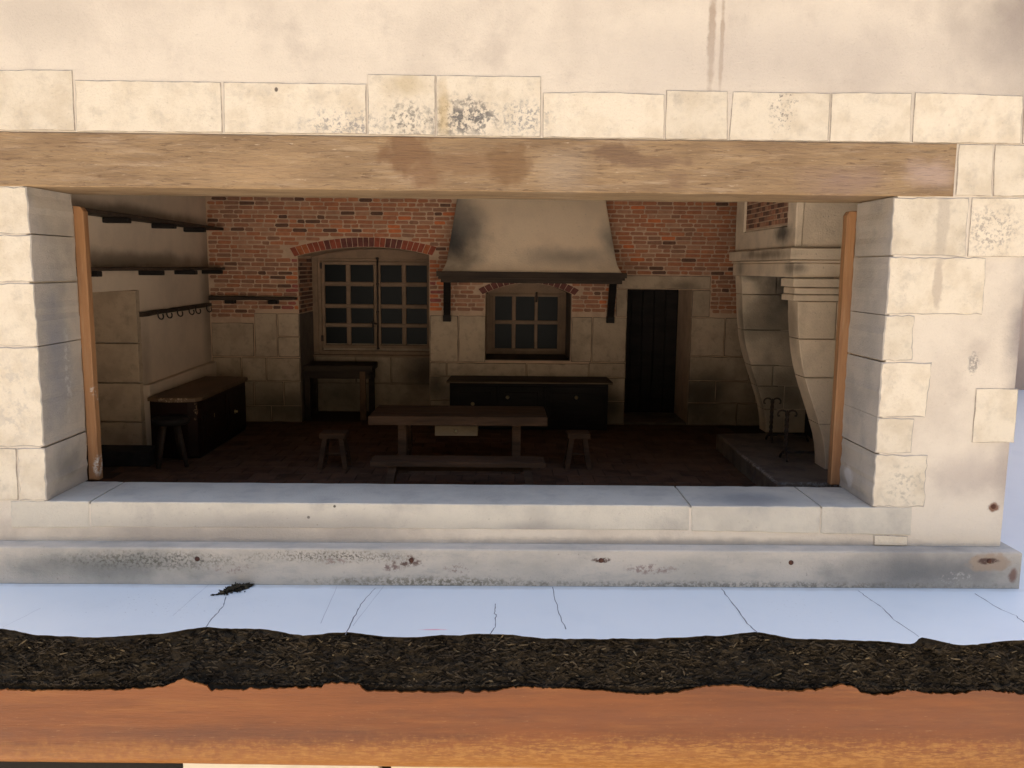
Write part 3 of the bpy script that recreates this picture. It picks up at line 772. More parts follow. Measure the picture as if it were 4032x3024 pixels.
def bcol(a, z):
    u = .5+.5*fbm(a*.35, z*.5, 4, .35)
    rr = random.random()
    if (-7.8 < a < -6.2 and z < 1.6) or (-23 < a < -21.7 and z < 1.2): return random.choice((7, 7, 5, 3, 0))
    if rr < .055: return 4
    if rr < .08 : return 5
    if z < -1: return random.choice((2, 3, 3, 0, 2, 6))
    if a < -24: return random.choice((3, 6, 2, 3, 2, 6, 0))
    return random.choice((0, 1, 2, 6, 0, 1, 2)) if u > .4 else random.choice((0, 2, 6, 3, 2))
protos = {}
for L in (.75, 1.1, 1.4, 1.5):
    for c in range(8):
        for k in range(3): protos[L, c, k] = brick_mesh(L, BH).mesh('brick', BRICK[c])
bricks.sort(key=lambda t: (0 if t[2] < 7.3 else 1, abs((t[0]+t[1])/2+4)*.4+abs(t[2]-2)))
rest = MB()
for i, (a, b, z) in enumerate(bricks):
    c = bcol((a+b)/2, z); L = b-a
    if i < 285:
        pl = min((.75, 1.1, 1.4, 1.5), key=lambda q: abs(q-L))
        o = bpy.data.objects.new('brick', protos[pl, c, random.randrange(3)]); COL.objects.link(o); o.parent = back
        o.location = Vector(((a+b)/2, YB-40+random.uniform(-.012, .008), z+BH/2-ZB + random.gauss(0, .015)))*S
        o.scale = (L/pl, 1, 1); o.rotation_euler = (0, random.gauss(0, .008), 0)
    else:
        bm_ = brick_mesh(L, BH)
        rest.add([(x+(a+b)/2, y+YB, q+z+BH/2) for x, y, q in bm_.v], bm_.f, mi=c)
# brick courses on the reveal of the big window, under the arch spring
for k in range(13):
    z = .75 - k*PIT
    y = YB+.15 + (k % 2)*.6
    while y < YN-.6:
        L = random.uniform(1.0, 1.4)
        b2 = min(y+L, YN-.1)
        rest.slab([(y, z), (b2, z), (b2, z-BH), (y, z-BH)], N1[0]+.045, N1[0]-.03, bev=.03, axis='x', mi=random.choice((4, 3, 4, 2)))
        y += L+.1
rest.build('brick_field', BRICK, back, 'stuff')
# arch bricks
def arch(A, x0, x1, n, h, vis=lambda x: True, dark=False):
    for i in range(n):
        xa = x0+(x1-x0)*i/n; xb = x0+(x1-x0)*(i+1)/n; xm = (xa+xb)/2
        if not vis(xm): continue
        sl = (A(xm+.1)-A(xm-.1))/.2
        nr = Vector((-sl, 1)).normalized(); g = .035
        # fan out at the springings
        lean = (xm-(x0+x1)/2)/((x1-x0)/2)*.45
        nr = (nr+Vector((lean*.6, 0))).normalized()
        p = [Vector((xa+g, A(xa)+.03)), Vector((xb-g, A(xb)+.03))]
        q = p + [p[1]+nr*h+Vector((.02, 0)), p[0]+nr*h-Vector((.02, 0))]
        mb = MB(); mb.slab(q, YB-.06, YB+.05, bev=.03, seg=.4, jit=.012)
        mb.build('arch_brick', VOUS[1] if dark else VOUS[random.choice((0, 1, 2, 0))] if abs(lean) > .25 else VOUS[random.choice((0, 1, 1))], back)
arch(A1, N1[0]-.35, N1[1]+.35, 26, .98)
arch(A2, N2[0]-.35, N2[1]+.35, 17, .72, dark=True)
# stones of the lower wall
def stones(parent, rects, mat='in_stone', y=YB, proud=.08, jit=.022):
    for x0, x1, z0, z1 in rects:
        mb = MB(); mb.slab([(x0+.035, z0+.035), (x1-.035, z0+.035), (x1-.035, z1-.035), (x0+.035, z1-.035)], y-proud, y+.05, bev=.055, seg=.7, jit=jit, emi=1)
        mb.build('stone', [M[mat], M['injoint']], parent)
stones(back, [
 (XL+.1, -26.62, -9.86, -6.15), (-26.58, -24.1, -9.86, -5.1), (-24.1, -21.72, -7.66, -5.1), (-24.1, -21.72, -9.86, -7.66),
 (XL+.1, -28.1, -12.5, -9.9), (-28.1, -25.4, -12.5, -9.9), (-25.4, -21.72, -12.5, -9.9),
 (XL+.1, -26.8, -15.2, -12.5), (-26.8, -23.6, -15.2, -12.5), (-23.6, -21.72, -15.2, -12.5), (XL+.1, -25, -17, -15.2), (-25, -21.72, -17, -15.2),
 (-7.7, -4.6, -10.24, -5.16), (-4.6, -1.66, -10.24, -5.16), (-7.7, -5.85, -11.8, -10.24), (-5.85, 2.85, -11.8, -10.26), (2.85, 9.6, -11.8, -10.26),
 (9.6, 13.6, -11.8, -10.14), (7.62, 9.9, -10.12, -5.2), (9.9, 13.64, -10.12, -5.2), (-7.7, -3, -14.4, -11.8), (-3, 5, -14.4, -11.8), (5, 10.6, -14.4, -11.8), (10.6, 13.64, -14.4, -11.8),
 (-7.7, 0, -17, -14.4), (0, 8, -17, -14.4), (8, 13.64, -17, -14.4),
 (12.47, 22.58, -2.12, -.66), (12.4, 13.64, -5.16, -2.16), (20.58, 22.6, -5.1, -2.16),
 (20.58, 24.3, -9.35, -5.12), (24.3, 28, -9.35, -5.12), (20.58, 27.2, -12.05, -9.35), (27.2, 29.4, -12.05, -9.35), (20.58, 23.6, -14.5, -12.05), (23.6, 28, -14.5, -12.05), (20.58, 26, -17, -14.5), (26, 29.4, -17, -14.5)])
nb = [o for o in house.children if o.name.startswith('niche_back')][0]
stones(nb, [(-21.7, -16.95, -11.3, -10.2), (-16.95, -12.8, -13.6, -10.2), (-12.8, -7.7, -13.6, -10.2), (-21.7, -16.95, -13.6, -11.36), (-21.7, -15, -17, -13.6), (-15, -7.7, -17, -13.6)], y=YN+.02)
# dark linings on the window reveals: soot and some shade in their colour
M['reveal'] = surf('reveal plaster', (.15, .115, .09), (.10, .08, .065), .6, .9, .15, 9, .4, 5)
B('reveal', 'reveal', back, (N2[1]-.09, N2[1]+.02, YB+.03, YN-.5, -9.95, A2(N2[1])-.05), b=.02)
B('reveal', 'reveal', back, (N2[0]+.02, N2[1]-.1, YB+.03, YN-.7, -10.02, -9.93), b=.02)
B('reveal', 'reveal', back, (N1[0]-.02, N1[0]+.07, YB+.03, YN-.5, ZF+.02, -5.2), b=.02)
# ---- door
door = B('door', 'blackwood', house, (ND[0]+.02, ND[1]-.02, YN-.05, YN+.3, ZF, -2.17), b=0)
nP = 5
for i in range(nP):
    w = (ND[1]-ND[0]-.3)/nP; x0 = ND[0]+.15+i*w
    B('plank', 'blackwood', door, (x0+.03, x0+w-.03, YN-.28, YN-.06, ZF+.05, -2.3), b=.04)
B('threshold', 'hearth', house, (ND[0]+.05, ND[1]-.05, YB+.1, YN-.3, ZF-.05, ZF+.25), b=.05)

# ---- windows
def cut_frame(m, x0, x1, z0, z1, t, y0, y1):
    m.box(x0, x1, y0, y1, z0, z0+t, b=.03); m.box(x0, x1, y0, y1, z1-t, z1, b=.03)
    m.box(x0, x0+t, y0, y1, z0+t, z1-t, b=.03); m.box(x1-t, x1, y0, y1, z0+t, z1-t, b=.03)
# big window
w1 = thing_like = MB(); w1.box(-21.05, -7.75, YN-.62, YN-.1, -10.15, -9.75, b=.03); w1.box(-21.05, -20.65, YN-.62, YN-.1, -9.75, .85, b=.03); w1.box(-8.15, -7.74, YN-.62, YN-.1, -9.75, .85, b=.03); w1.box(-20.65, -8.15, YN-.62, YN-.1, .55, .85, b=.03)
k = 14
pts = [(-21.6+13.9*i/k, A1(-21.6+13.9*i/k)-.04) for i in range(k+1)]
w1.slab([(-21.6, .86)]+[(x, max(zz, .9)) for x, zz in pts]+[(-7.74, .86)], YN-.5, YN-.1, bev=.02)
w1.box(-21.72, -21.1, YN-.45, YN-.1, -10.1, .85, b=.02)
win1 = w1.build('window', M['winwood'], house)
B('window_board', 'winwood', win1, (-21.7, -7.75, YN-.9, YN-.1, -10.45, -10.2))
PX = [(-20.24, -17.81), (-17.31, -14.81), (-13.93, -11.43), (-10.93, -8.49)]
PZ = [(-1.80, .29), (-4.34, -2.29), (-6.55, -4.81), (-8.86, -6.99)]
for lx0, lx1, cols in ((-20.6, -14.24, PX[:2]), (-14.22, -8.17, PX[2:])):
    m = MB(); cut_frame(m, lx0, lx1, -9.42, .50, .36, YN-.72, YN-.3); leaf = m.build('casement', M['winwood'], win1)
    # muntins
    B('muntin', 'winwood', win1, (cols[0][1], cols[1][0], YN-.66, YN-.34, -9.06, .14), b=.06)
    for (za, _), (_, zb2) in zip(PZ[:-1], PZ[1:]):
        B('muntin', 'winwood', win1, (lx0+.36, lx1-.36, YN-.70, YN-.36, zb2, za), b=.07)
    for (xa, xb) in cols:
        for (za, zb2) in PZ:
            B('pane', 'pane', win1, (xa-.08, xb+.08, YN-.44, YN-.40, za-.06, zb2+.06), b=0)
m = MB(); m.tube([(-14.14, YN-.95, .95), (-14.2, YN-.95, -9.5)], .10, 6)
for z in (.9, -2, -5.2, -9.4): m.lathe([(.10, -.12), (.17, -.05), (.17, .05), (.10, .12)], (-14.17, YN-.95, z), 8)
m.tube([(-14.15, YN-1.0, -6.55), (-14.9, YN-1.1, -6.5), (-15.0, YN-1.1, -6.5)], [.1, .09, .13], 6)
m.tube([(-14.7, YN-1.1, -6.1), (-14.7, YN-1.1, -7.1)], .09, 6)
m.build('espagnolette', M['iron'], win1)
for z in (0.0, -8.3):
    B('hinge', 'iron', win1, (-20.75, -20.5, YN-.82, YN-.6, z-.35, z+.35))
# small window
m = MB()
k = 12
pts = [(-1.55+9.05*i/k, A2(-1.55+9.05*i/k)-.05) for i in range(k+1)]
m.slab([(-1.55, -3.0)]+[(x, max(zz, -2.95)) for x, zz in pts]+[(7.5, -3.0)], YN-.5, YN-.1, bev=.02)
cut_frame(m, -1.35, 7.2, -9.95, -2.9, .36, YN-.62, YN-.1)
m.box(-1.66, -1.36, YN-.5, YN-.1, -9.95, -3.0, b=.02); m.box(7.21, 7.58, YN-.5, YN-.1, -9.95, -3.0, b=.02)
win2 = m.build('window', M['winwood'], house)
QX = [(-.75, 1.26), (1.71, 3.88), (4.25, 6.49)]; QZ = [(-6.03, -3.25), (-9.28, -6.47)]
m = MB(); cut_frame(m, -.98, 6.84, -9.58, -3.0, .28, YN-.75, YN-.3); m.build('casement', M['winwood'], win2)
for a, b in ((1.26, 1.71), (3.88, 4.25)): B('muntin', 'winwood', win2, (a, b, YN-.68, YN-.34, -9.3, -3.28), b=.06)
B('muntin', 'winwood', win2, (-.7, 6.56, YN-.71, YN-.36, -6.47, -6.03), b=.07)
for xa, xb in QX:
    for za, zb2 in QZ: B('pane', 'pane', win2, (xa-.06, xb+.06, YN-.44, YN-.40, za-.06, zb2+.06), b=0)
m = MB(); m.tube([(4.06, YN-.85, -3.9), (4.06, YN-.85, -2.75)], .12, 6); m.build('bolt', M['iron'], win2)

# ---- extractor hood on the back wall
m = MB()
def hood_ring(z):
    t = (z+.3)/7.5
    fl = .25*max(0, 1-(z+.3)/1.1)**2
    return (-5.75+1.05*t-fl, 11.95-1.08*t+fl, 36.1+3.4*t-fl)
zs = [-.42, -.2, .1, .4, .8, 1.4, 2.4, 4, 6, 8, 10.9]
vs = []; fs = []
for z in zs:
    x0, x1, y = hood_ring(z); y = min(y, YB-.15)
    vs += [(x0, YB+.02, z), (x0+.04, y+.06, z), (x0+.12, y, z), (x1-.12, y, z), (x1-.04, y+.06, z), (x1, YB+.02, z)]
for j in range(len(zs)-1):
    for i in range(5): fs.append((j*6+i, j*6+i+1, (j+1)*6+i+1, (j+1)*6+i))
m.add(vs, fs, True)
m.add([vs[i] for i in range(6)], [(5, 4, 3, 2, 1, 0)])
hood = m.build('chimney_hood', M['hood'], house)
m = MB()
for dz0, dz1, ex in ((-.95, -.43, .62), (-1.2, -.95, .45), (-1.55, -1.2, .2)):
    m.slab([(-5.95-ex, YB), (-5.95-ex, 35.9-ex*.8), (12.1+ex, 35.9-ex*.8), (12.1+ex, YB), (11.4, YB), (11.4, 36.9), (-5.2, 36.9), (-5.2, YB)], dz1, dz0, bev=.04, axis='z')
m.build('mantel_shelf', M['darkwood'], hood)
for (xa, xb) in ((-5.55, -5.8), (11.5, 11.78)):
    m = MB(); m.bar((xb, YB-.3, -5.2), (xa, 36.7, -1.56), .72, .7); m.box(xb-.42, xb+.42, YB-.75, YB-.08, -5.8, -5.1); m.build('bracket', M['blackwood'], hood)

# ---- left wall with doorway recess
m = MB()
DY0, DY1 = 8.0, 22.4
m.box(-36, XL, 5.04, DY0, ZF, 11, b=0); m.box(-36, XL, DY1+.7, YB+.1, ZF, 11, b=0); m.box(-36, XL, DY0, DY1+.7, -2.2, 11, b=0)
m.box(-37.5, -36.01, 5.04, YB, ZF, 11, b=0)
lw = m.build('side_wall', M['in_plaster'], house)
m = MB(); m.slab([(DY1+.75, ZF), (YB-.1, ZF), (YB-.1, -10.35), (DY1+.75, -10.55)], XL+.55, XL-.1, bev=.08, axis='x', seg=1.5, jit=.03); m.build('wall_ledge', M['in_plaster'], lw)
zz = [ZF, -13.7, -10.25, -6.8, -2.25]
for a, b in zip(zz, zz[1:]):
    mb = MB(); mb.slab([(-35.7, a+.05), (XL+.02, a+.05), (XL+.02, b-.05), (-35.7, b-.05)], DY1, DY1+.8, bev=.05, seg=.5, jit=.03); mb.build('stone', M['in_stone'], lw)
B('door_step', 'soot', lw, (-36, -29.6, 19.6, 22.3, ZF, ZF+1.3), b=.08)

# ---- right wall and fireplace
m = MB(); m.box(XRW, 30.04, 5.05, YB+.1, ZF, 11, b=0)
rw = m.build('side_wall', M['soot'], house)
fp = B('fireplace', 'fire_stone', house, (22.62, XRW, 14.7, 31.2, 1.75, 11), b=.06)   # chimney breast
# brick panel on the breast, seen from the room
pan = MB()
for k in range(22):
    z = 3.75 + k*.44
    y = 17.0 + (k % 2)*.35
    while y < 28.2:
        pan.slab([(y, z), (min(y+.72, 28.4), z), (min(y+.72, 28.4), z+.35), (y, z+.35)], 22.56, 22.7, bev=.025, axis='x', mi=random.choice((2, 3, 3, 4, 6)))
        y += .82
pan.build('brick_panel', BRICK, fp, 'stuff')
B('breast_panel', 'mortar', fp, (22.60, 22.9, 16.8, 28.5, 3.6, 11), b=0)
for y0, y1 in ((14.62, 16.6), (28.6, 31.25)):
    B('pilaster', 'fire_stone', fp, (22.4, 23, y0, y1, 3.2, 11), b=.08)
B('frieze', 'fire_stone', fp, (22.42, 23, 14.61, 31.24, 1.78, 3.5), b=.1)
# cornice mouldings wrapping room face and near face
for z0, z1, ex in ((.86, 1.76, .32), (.62, .84, .15), (-.5, .62, .0), (-1.22, -.54, .75), (-1.75, -1.26, .48), (-2.28, -1.79, .62)):
    xa = 22.3-ex; yn = 14.35-ex*.6
    if z0 > -.6:
        m = MB(); m.slab([(xa, yn), (XRW, yn), (XRW, 31.2+ex), (xa, 31.2+ex)], z1, z0, bev=.09, axis='z', seg=1.4, jit=.03); m.build('moulding', M['fire_stone'], fp)
    else:
        m = MB(); m.slab([(xa+.6, yn), (26.0, yn), (26.0, 16.6), (xa+.6, 16.6)], z1, z0, bev=.09, axis='z', seg=.8, jit=.03); m.build('moulding', M['fire_stone'], fp)
        m = MB(); m.slab([(26.06, yn), (XRW, yn), (XRW, 16.6), (26.06, 16.6)], z1, z0, bev=.09, axis='z', seg=.8, jit=.03); m.build('moulding', M['fire_stone'], fp)
# consoles: profile of their room edge, bottom to top
def cons_x(z, o=0):
    P = [(-15.6, 25.65), (-13.6, 25.45), (-12, 24.95), (-10.5, 24.4), (-8.6, 23.7), (-7, 23.2), (-5.2, 22.95), (-3.8, 22.75), (-2.3, 22.72), (-.5, 22.5)]
    for (a, xa), (b, xb) in zip(P, P[1:]):
        if a <= z <= b:
            return xa + (xb-xa)*(z-a)/(b-a) + o + .0
    return P[0][1]+o if z < P[0][0] else P[-1][1]+o
def console(y0, y1, cuts, verts, ztop, o):
    for a, b in zip(cuts, cuts[1:]):
        k = 14
        cs = lambda q: sum(cons_x(q+d_*.25, o) for d_ in range(-4, 5))/9
        edge = [(cs(a+(b-a)*i/k), a+.03+(b-a-.06)*i/k) for i in range(k+1)]
        vv = [v for z0, v in verts if a <= z0 < b]
        splits = [None]+vv+[None]
        for i in range(len(vv)+1):
            if i == 0: left = edge
            else: left = [(vv[i-1]+.04, a+.03), (vv[i-1]+.04, b-.03)]
            xr = XRW if i == len(vv) else vv[i]-.04
            mb = MB(); mb.slab(left+[(xr, b-.03), (xr, a+.03)], y0, y1, bev=.06, seg=.8, jit=.008); mb.build('stone', M['fire_stone'], fp)
console(14.05, 16.3, [-15.5, -11.85, -8.2, -5.2, -2.3], [(-4, 25.75)], -2.3, 0)
console(29.0, 31.1, [-15.5, -13.2, -10.95, -8.95, -5.6, -2.25, -.5], [(-14, 27.3), (-12, 27.2), (-10, 26.0), (-4, 28.2), (-1, 25.9)], -.5, 0)
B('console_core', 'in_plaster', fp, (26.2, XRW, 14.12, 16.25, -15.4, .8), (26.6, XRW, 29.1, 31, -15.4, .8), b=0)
# hearth slab
m = MB()
m.slab([(20.45, 10.1), (XRW, 10.1), (XRW, 29.0), (26, 29.0), (20.75, 28.6), (20.5, 20)], -15.5, ZF, bev=.14, axis='z', seg=.45, jit=.06)
m.build('hearth', M['hearth'], fp)
B('breast_lintel', 'fire_stone', fp, (22.5, 23.6, 16.35, 28.95, -.5, 1.7), b=.1)

# ------------------------------------------------------------------ shelves and rails
def wall_shelf(label, z, ys, y0, y1, dz=0):
    t = thing('wall_shelf', (XL, (y0+y1)/2, z), label, 'shelf', 'plank shelves on the plaster wall')
    m = MB(); m.slab([(XL+.02, y0), (XL+2.0, y0), (XL+2.1, (y0+y1)/2), (XL+2.05, y1), (XL+.02, y1)], z+.28, z, bev=.05, axis='z', seg=1.5, jit=.03); m.build('board', M['darkwood'], t)
    for y in ys: B('bracket', 'blackwood', t, (XL+.02, XL+2.04, y, y+.7, z-.42, z-.01), b=.05)
wall_shelf('upper dark plank shelf with three blocks on the left plaster wall', 3.58, (17.1, 26.4, 34.0), 9, 39.9)
wall_shelf('lower dark plank shelf with four blocks on the left plaster wall', -.55, (11.7, 23.2, 31.2, 38.6), 9, 39.95)
t = thing('rail_shelf', (-26.5, YB, -3.6), 'dark wooden rail on two blocks across brick wall left of the large window', 'shelf')
m = MB(); m.slab([(-31.0, -3.75), (-21.9, -3.65), (-21.85, -3.38), (-31.0, -3.3)], YB-1.1, YB-.05, bev=.06, seg=1.0, jit=.03); m.build('board', M['darkwood'], t)
for a in (-29.4, -24.8): B('bracket', 'blackwood', t, (a, a+1.0, YB-.95, YB-.06, -4.1, -3.72))
t = thing('hook_rail', (XL, 31, -4.3), 'dark wooden rail with iron hooks on the left plaster wall', 'hook rail')
m = MB(); m.slab([(23.0, -4.55), (40.4, -4.42), (40.4, -4.05), (23.0, -4.15)], XL+.4, XL-.02, bev=.08, axis='x', seg=1.2, jit=.03); m.build('rail', M['darkwood'], t)
for y in (26.0, 28.0, 30.6, 33.6, 35.4, 38.6):
    m = MB()
    pts = [(XL+.42, y, -4.2)]+[(XL+.66-.24*math.cos(a), y+.25*math.sin(a)*.4, -4.62-.32*math.sin(a)) for a in [i*math.pi/6 for i in range(0, 8)]]
    m.tube(pts, .07, 6); m.lathe([(.05, 0), (.16, .02), (.14, .1), (.04, .16)], (XL+.38, y, -4.25), 8, 'x'); m.build('hook', M['iron'], t)

# ------------------------------------------------------------------ furniture
# corner chest
t = thing('wooden_chest', (-28.6, 29.5, ZF), 'low reddish brown wooden chest with worn tan top against the left wall', 'chest')
m = MB(); m.slab([(-30.7, 22.9), (-28.8, 22.25), (-27.2, 22.2), (-26.55, 22.7), (-26.45, 24), (-26.45, 36.3), (-30.7, 36.3)], -11.85, ZF+.3, bev=.05, axis='z'); m.build('body', M['chestwood'], t)
m = MB(); m.slab([(-30.75, 22.5), (-29.5, 21.95), (-27.6, 21.9), (-26.5, 22.2), (-26.15, 23), (-26.1, 36.2), (-26.4, 36.55), (-30.7, 36.6)], -11.45, -11.84, bev=.10, axis='z', seg=.5, jit=.03); m.build('top', M['chesttop'], t)
B('base', 'blackwood', t, (-30.6, -26.5, 22.9, 36.2, ZF, ZF+.5))
for y0, y1 in ((23.4, 29.5), (29.8, 36.0)):
    d = B('door_panel', 'chestwood', t, (-26.46, -26.34, y0, y1, -16.2, -12.3), b=.05)
    B('panel_field', 'chestwood', d, (-26.36, -26.27, y0+.8, y1-.8, -15.5, -13.0), b=.04)
m = MB(); m.lathe([(.02, 0), (.22, .02), (.22, .08), (.1, .12), (.12, .3), (.0, .36)], (-26.32, 32.2, -14.4), 10, 'x'); m.build('knob', M['brass'], t)
B('keyhole_plate', 'brass', t, (-26.34, -26.24, 26.2, 26.32, -13.9, -13.5))

def stool(loc, label, h, w, d, thick=.45, tall=False):
    x, y = loc
    t = thing('stool', (x, y, ZF), label, 'stool', 'small wooden stools')
    zt = ZF+h
    m = MB()
    m.slab([(x-w/2, y-d/2), (x+w/2, y-d/2), (x+w/2, y+d/2), (x-w/2, y+d/2)], zt, zt-thick, bev=.07, axis='z', seg=.5, jit=.03); m.build('seat', M['tablewood'], t)
    for sx in (-1, 1):
        for sy in (-1, 1):
            m = MB(); m.bar((x+sx*(w/2-.02), y+sy*(d/2-.02), ZF), (x+sx*(w/2-.42), y+sy*(d/2-.4), zt-thick+.02), .40, .40); m.build('leg', M['tablewood'], t)
    for sx in (-1, 1):
        m = MB(); m.tube([(x+sx*(w/2-.25), y-d/2+.2, ZF+1.05), (x+sx*(w/2-.25), y+d/2-.2, ZF+1.05)], .13, 6); m.build('stretcher', M['tablewood'], t)
    m = MB(); m.tube([(x-w/2+.25, y, ZF+1.1), (x+w/2-.25, y, ZF+1.1)], .15, 6); m.build('stretcher', M['tablewood'], t)
    return t
stool((-14.1, 20.2), 'small four legged wooden stool left of the long table', 3.05, 2.2, 1.75)
stool((6.7, 20.7), 'small four legged wooden stool right of the long table', 3.1, 1.95, 1.75)
# three legged block stool by the chest
x, y = -28.0, 20.6
t = thing('stool', (x, y, ZF), 'dark stool with splayed legs standing before the chest end', 'stool', 'small wooden stools')
m = MB(); m.lathe([(1.35, -.55), (1.5, -.45), (1.5, -.08), (1.42, 0)], (x, y, ZF+4.1), 18); m.build('seat', M['blackwood'], t)
for a in (250, 330, 90, 170):
    a = R(a); m = MB(); m.tube([(x+1.75*math.cos(a), y+1.75*math.sin(a), ZF), (x+.8*math.cos(a), y+.8*math.sin(a), ZF+3.6)], [.2, .22], 8); m.build('leg', M['darkwood'], t)

# work table in the window niche
t = thing('work_table', (-18, 44, ZF), 'dark wooden work table under the large window', 'table')
m = MB(); m.slab([(-21.7, 41.7), (-14.15, 41.7), (-14.15, 46.2), (-21.7, 46.2)], -10.85, -11.5, bev=.07, axis='z', seg=1.0, jit=.02); m.build('top', M['darkwood'], t)
B('apron', 'darkwood', t, (-21.5, -14.4, 42.0, 42.35, -12.35, -11.52)); B('apron', 'darkwood', t, (-21.5, -14.4, 45.6, 45.9, -12.7, -11.52))
for x0, y0, mt in ((-21.65, 41.95, 'darkwood'), (-15.55, 41.95, 'litlegwood'), (-21.65, 45.3, 'darkwood'), (-15.1, 45.3, 'darkwood')):
    B('leg', mt, t, (x0, x0+.62, y0, y0+.6, ZF, -11.51))

# sideboard
t = thing('sideboard', (3, 39, ZF), 'long low black sideboard with round knobs under the small window', 'sideboard')
B('carcass', 'blackwood', t, (-5.3, 11.3, 36.8, 40.4, ZF+.15, -11.96))
m = MB(); m.slab([(-5.6, 36.3), (11.7, 36.3), (11.6, 40.6), (-5.4, 40.6)], -11.68, -11.95, bev=.05, axis='z'); tp = m.build('top', M['darkwood'], t)
m = MB(); m.box(-5.58, 11.68, 36.22, 36.31, -11.90, -11.80, b=.02); m.build('edge_highlight', M['palewood'], tp)  # pale strip painting the highlight along the front edge of the top
for x0, x1 in ((-5.0, -.4), (-.2, 4.5), (4.7, 11.0)):
    d = B('door_panel', 'blackwood', t, (x0, x1, 36.6, 36.82, ZF+.6, -12.25), b=.05)
    B('panel_field', 'blackwood', d, (x0+.6, x1-.6, 36.5, 36.62, ZF+1.2, -12.9), b=.05)
for x, z in ((-2.87, -14.1), (.75, -13.37), (7.93, -13.34)):
    m = MB(); m.lathe([(.08, 0), (.08, -.15), (.2, -.25), (.18, -.4), (.05, -.46)], (x, 36.5, z), 10, 'y'); m.build('knob', M['brass'], t)

# long table
t = thing('long_table', (-3.4, 20, ZF), 'long brown wooden dining table with pale drawer', 'table')
for i in range(4):
    y0 = 17.2+i*1.42
    m = MB(); m.slab([(-10.7, y0+.02), (3.85, y0+.02), (3.85, y0+1.40), (-10.7, y0+1.40)], -12.05+random.uniform(-.02, .02), -12.78, bev=.06, axis='z', seg=1.6, jit=.02); m.build('plank', M['tablewood'], t)
for x0 in (-8.42, 1.0):
    for y0 in (18.0, 21.6):
        B('leg', 'tablewood', t, (x0, x0+.72, y0, y0+.72, ZF, -12.8))
    B('stretcher', 'tablewood', t, (x0+.15, x0+.55, 18.7, 21.6, ZF+.8, ZF+1.3))
    B('cleat', 'tablewood', t, (x0+.02, x0+.7, 17.6, 22.6, -13.2, -12.79))
dr = B('drawer', 'palewood', t, (-5.4, -1.85, 18.2, 21.5, -13.85, -13.0))
m = MB(); m.lathe([(.06, 0), (.06, -.1), (.15, -.18), (.12, -.3), (.02, -.34)], (-3.65, 18.2, -13.4), 10, 'y'); m.build('knob', M['brass'], dr)

# bench
t = thing('bench', (-3.1, 11.5, ZF), 'long low wooden bench in front of the dining table', 'bench')
m = MB(); m.slab([(-9.6, 10.5), (3.35, 10.4), (3.3, 12.55), (-9.55, 12.6)], -14.2, -14.62, bev=.08, axis='z', seg=.8, jit=.05); m.build('seat', M['tablewood'], t)
for x, dx in ((-7.9, -.5), (2.0, .4)):
    for sy in (-1, 1):
        m = MB(); m.bar((x+dx, 11.5+sy*.95, ZF), (x, 11.5+sy*.55, -14.6), .6, .5); m.build('leg', M['tablewood'], t)
B('rail', 'tablewood', t, (-7.8, 1.9, 11.35, 11.65, -15.15, -14.63))

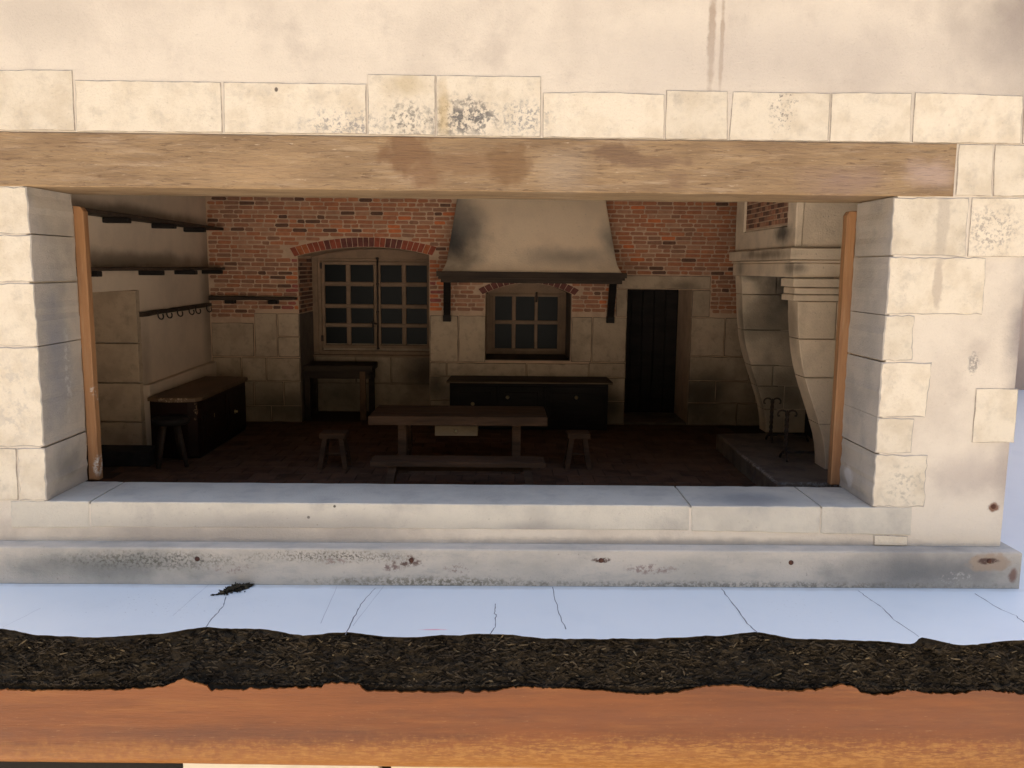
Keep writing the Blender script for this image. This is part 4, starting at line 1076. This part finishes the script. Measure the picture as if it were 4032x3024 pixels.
# andirons
def andiron(x, y, h, label):
    z0 = -15.5
    t = thing('andiron', (x, y, z0), label, 'andiron', 'andirons on the hearth')
    m = MB()
    n = 4; st = 26; vs = []; fs = []
    for i in range(st+1):
        zz = z0+.5+(h-.7)*i/st; a0 = i*.42
        rr = .17 if i % 26 else .2
        for k in range(n): vs.append((x+rr*math.cos(a0+k*math.pi/2), y+rr*math.sin(a0+k*math.pi/2), zz))
    for i in range(st):
        for k in range(n): fs.append((i*n+k, i*n+(k+1) % n, (i+1)*n+(k+1) % n, (i+1)*n+k))
    m.add(vs, fs); m.build('post', M['iron'], t)
    for s_ in (-1, 1):
        m = MB()
        pts = [(x, y, z0+h-.6)]+[(x+s_*(.42-.36*math.cos(a)), y, z0+h-.25+.34*math.sin(a)) for a in [i*math.pi/7 for i in range(0, 9)]]
        pts += [(x+s_*.62, y, z0+h-.38)]
        m.tube(pts, .075, 6); m.build('scroll', M['iron'], t)
        m = MB(); m.tube([(x, y, z0+.7), (x-.05, y+s_*.4, z0+.6), (x-.1, y+s_*.75, z0+.3), (x-.1, y+s_*.9, z0+.02)], .11, 6); m.build('foot', M['iron'], t)
    m = MB(); m.lathe([(.04, 0), (.12, .08), (.12, .2), (.02, .32)], (x, y, z0+h-.25), 8); m.build('finial', M['iron'], t)
    m = MB(); m.tube([(x, y, z0+.6), (x+1.2, y, z0+.65), (x+3.2, y, z0+.6), (x+3.5, y, z0+.03)], .12, 6); m.build('log_bar', M['iron'], t)
andiron(24.75, 25.0, 3.9, 'twisted iron andiron with scrolled top, the farther of the two on the hearth')
andiron(23.6, 17.6, 4.05, 'twisted iron andiron with scrolled top, the nearer of the two on the hearth')

# clump of dirt fallen on the table
t = thing('dirt_clump', (-15.6, -2.0, ZB), 'small dark clump of moss and dirt on the white table at the plinth foot', 'dirt')
m = MB()
nu, nv = 26, 9
vs = []; fs = []
axis0, axis1 = Vector((-16.35, -2.6)), Vector((-15.05, -1.25))
for j in range(nv+1):
    ph = math.pi/2*j/nv
    for i in range(nu):
        a = 2*math.pi*i/nu
        rr = math.cos(ph)
        u = math.cos(a)*rr; w = math.sin(a)*rr
        c = (axis0+axis1)/2; d = (axis1-axis0)/2; nrm = Vector((-d.y, d.x)).normalized()
        f = 1+.75*fbm(math.cos(a)*1.5, math.sin(a)*1.5, j*.3, 1.9)
        wd = .30*(1+.5*u)
        p = c+d*u*f*.95+nrm*w*wd*f
        vs.append((p.x, p.y, ZB+.012+.2*math.sin(ph)*(1+1.1*fbm(p.x, p.y, ph, 3.5))))
for j in range(nv):
    for i in range(nu): fs.append((j*nu+i, j*nu+(i+1) % nu, (j+1)*nu+(i+1) % nu, (j+1)*nu+i))
m.add(vs, fs, True); m.build('clod', M['moss'], t)
m = MB()
for _ in range(320):
    u = random.gauss(0, .5); w = random.gauss(0, .19)
    c = (axis0+axis1)/2; d = (axis1-axis0)/2; nrm = Vector((-d.y, d.x)).normalized()
    p = c+d*u+nrm*w
    l = random.uniform(.08, .3); a = random.uniform(0, 6.3); h = ZB+.03+.17*max(0, 1-u*u-w*w*4)*random.random()
    m.tube([(p.x, p.y, h), (p.x+l*math.cos(a), p.y+l*math.sin(a), h+random.uniform(-.02, .12) if h > ZB+.06 else h+.02)], .03, 4)
m.build('moss_fibre', M['flake'], t, 'stuff')
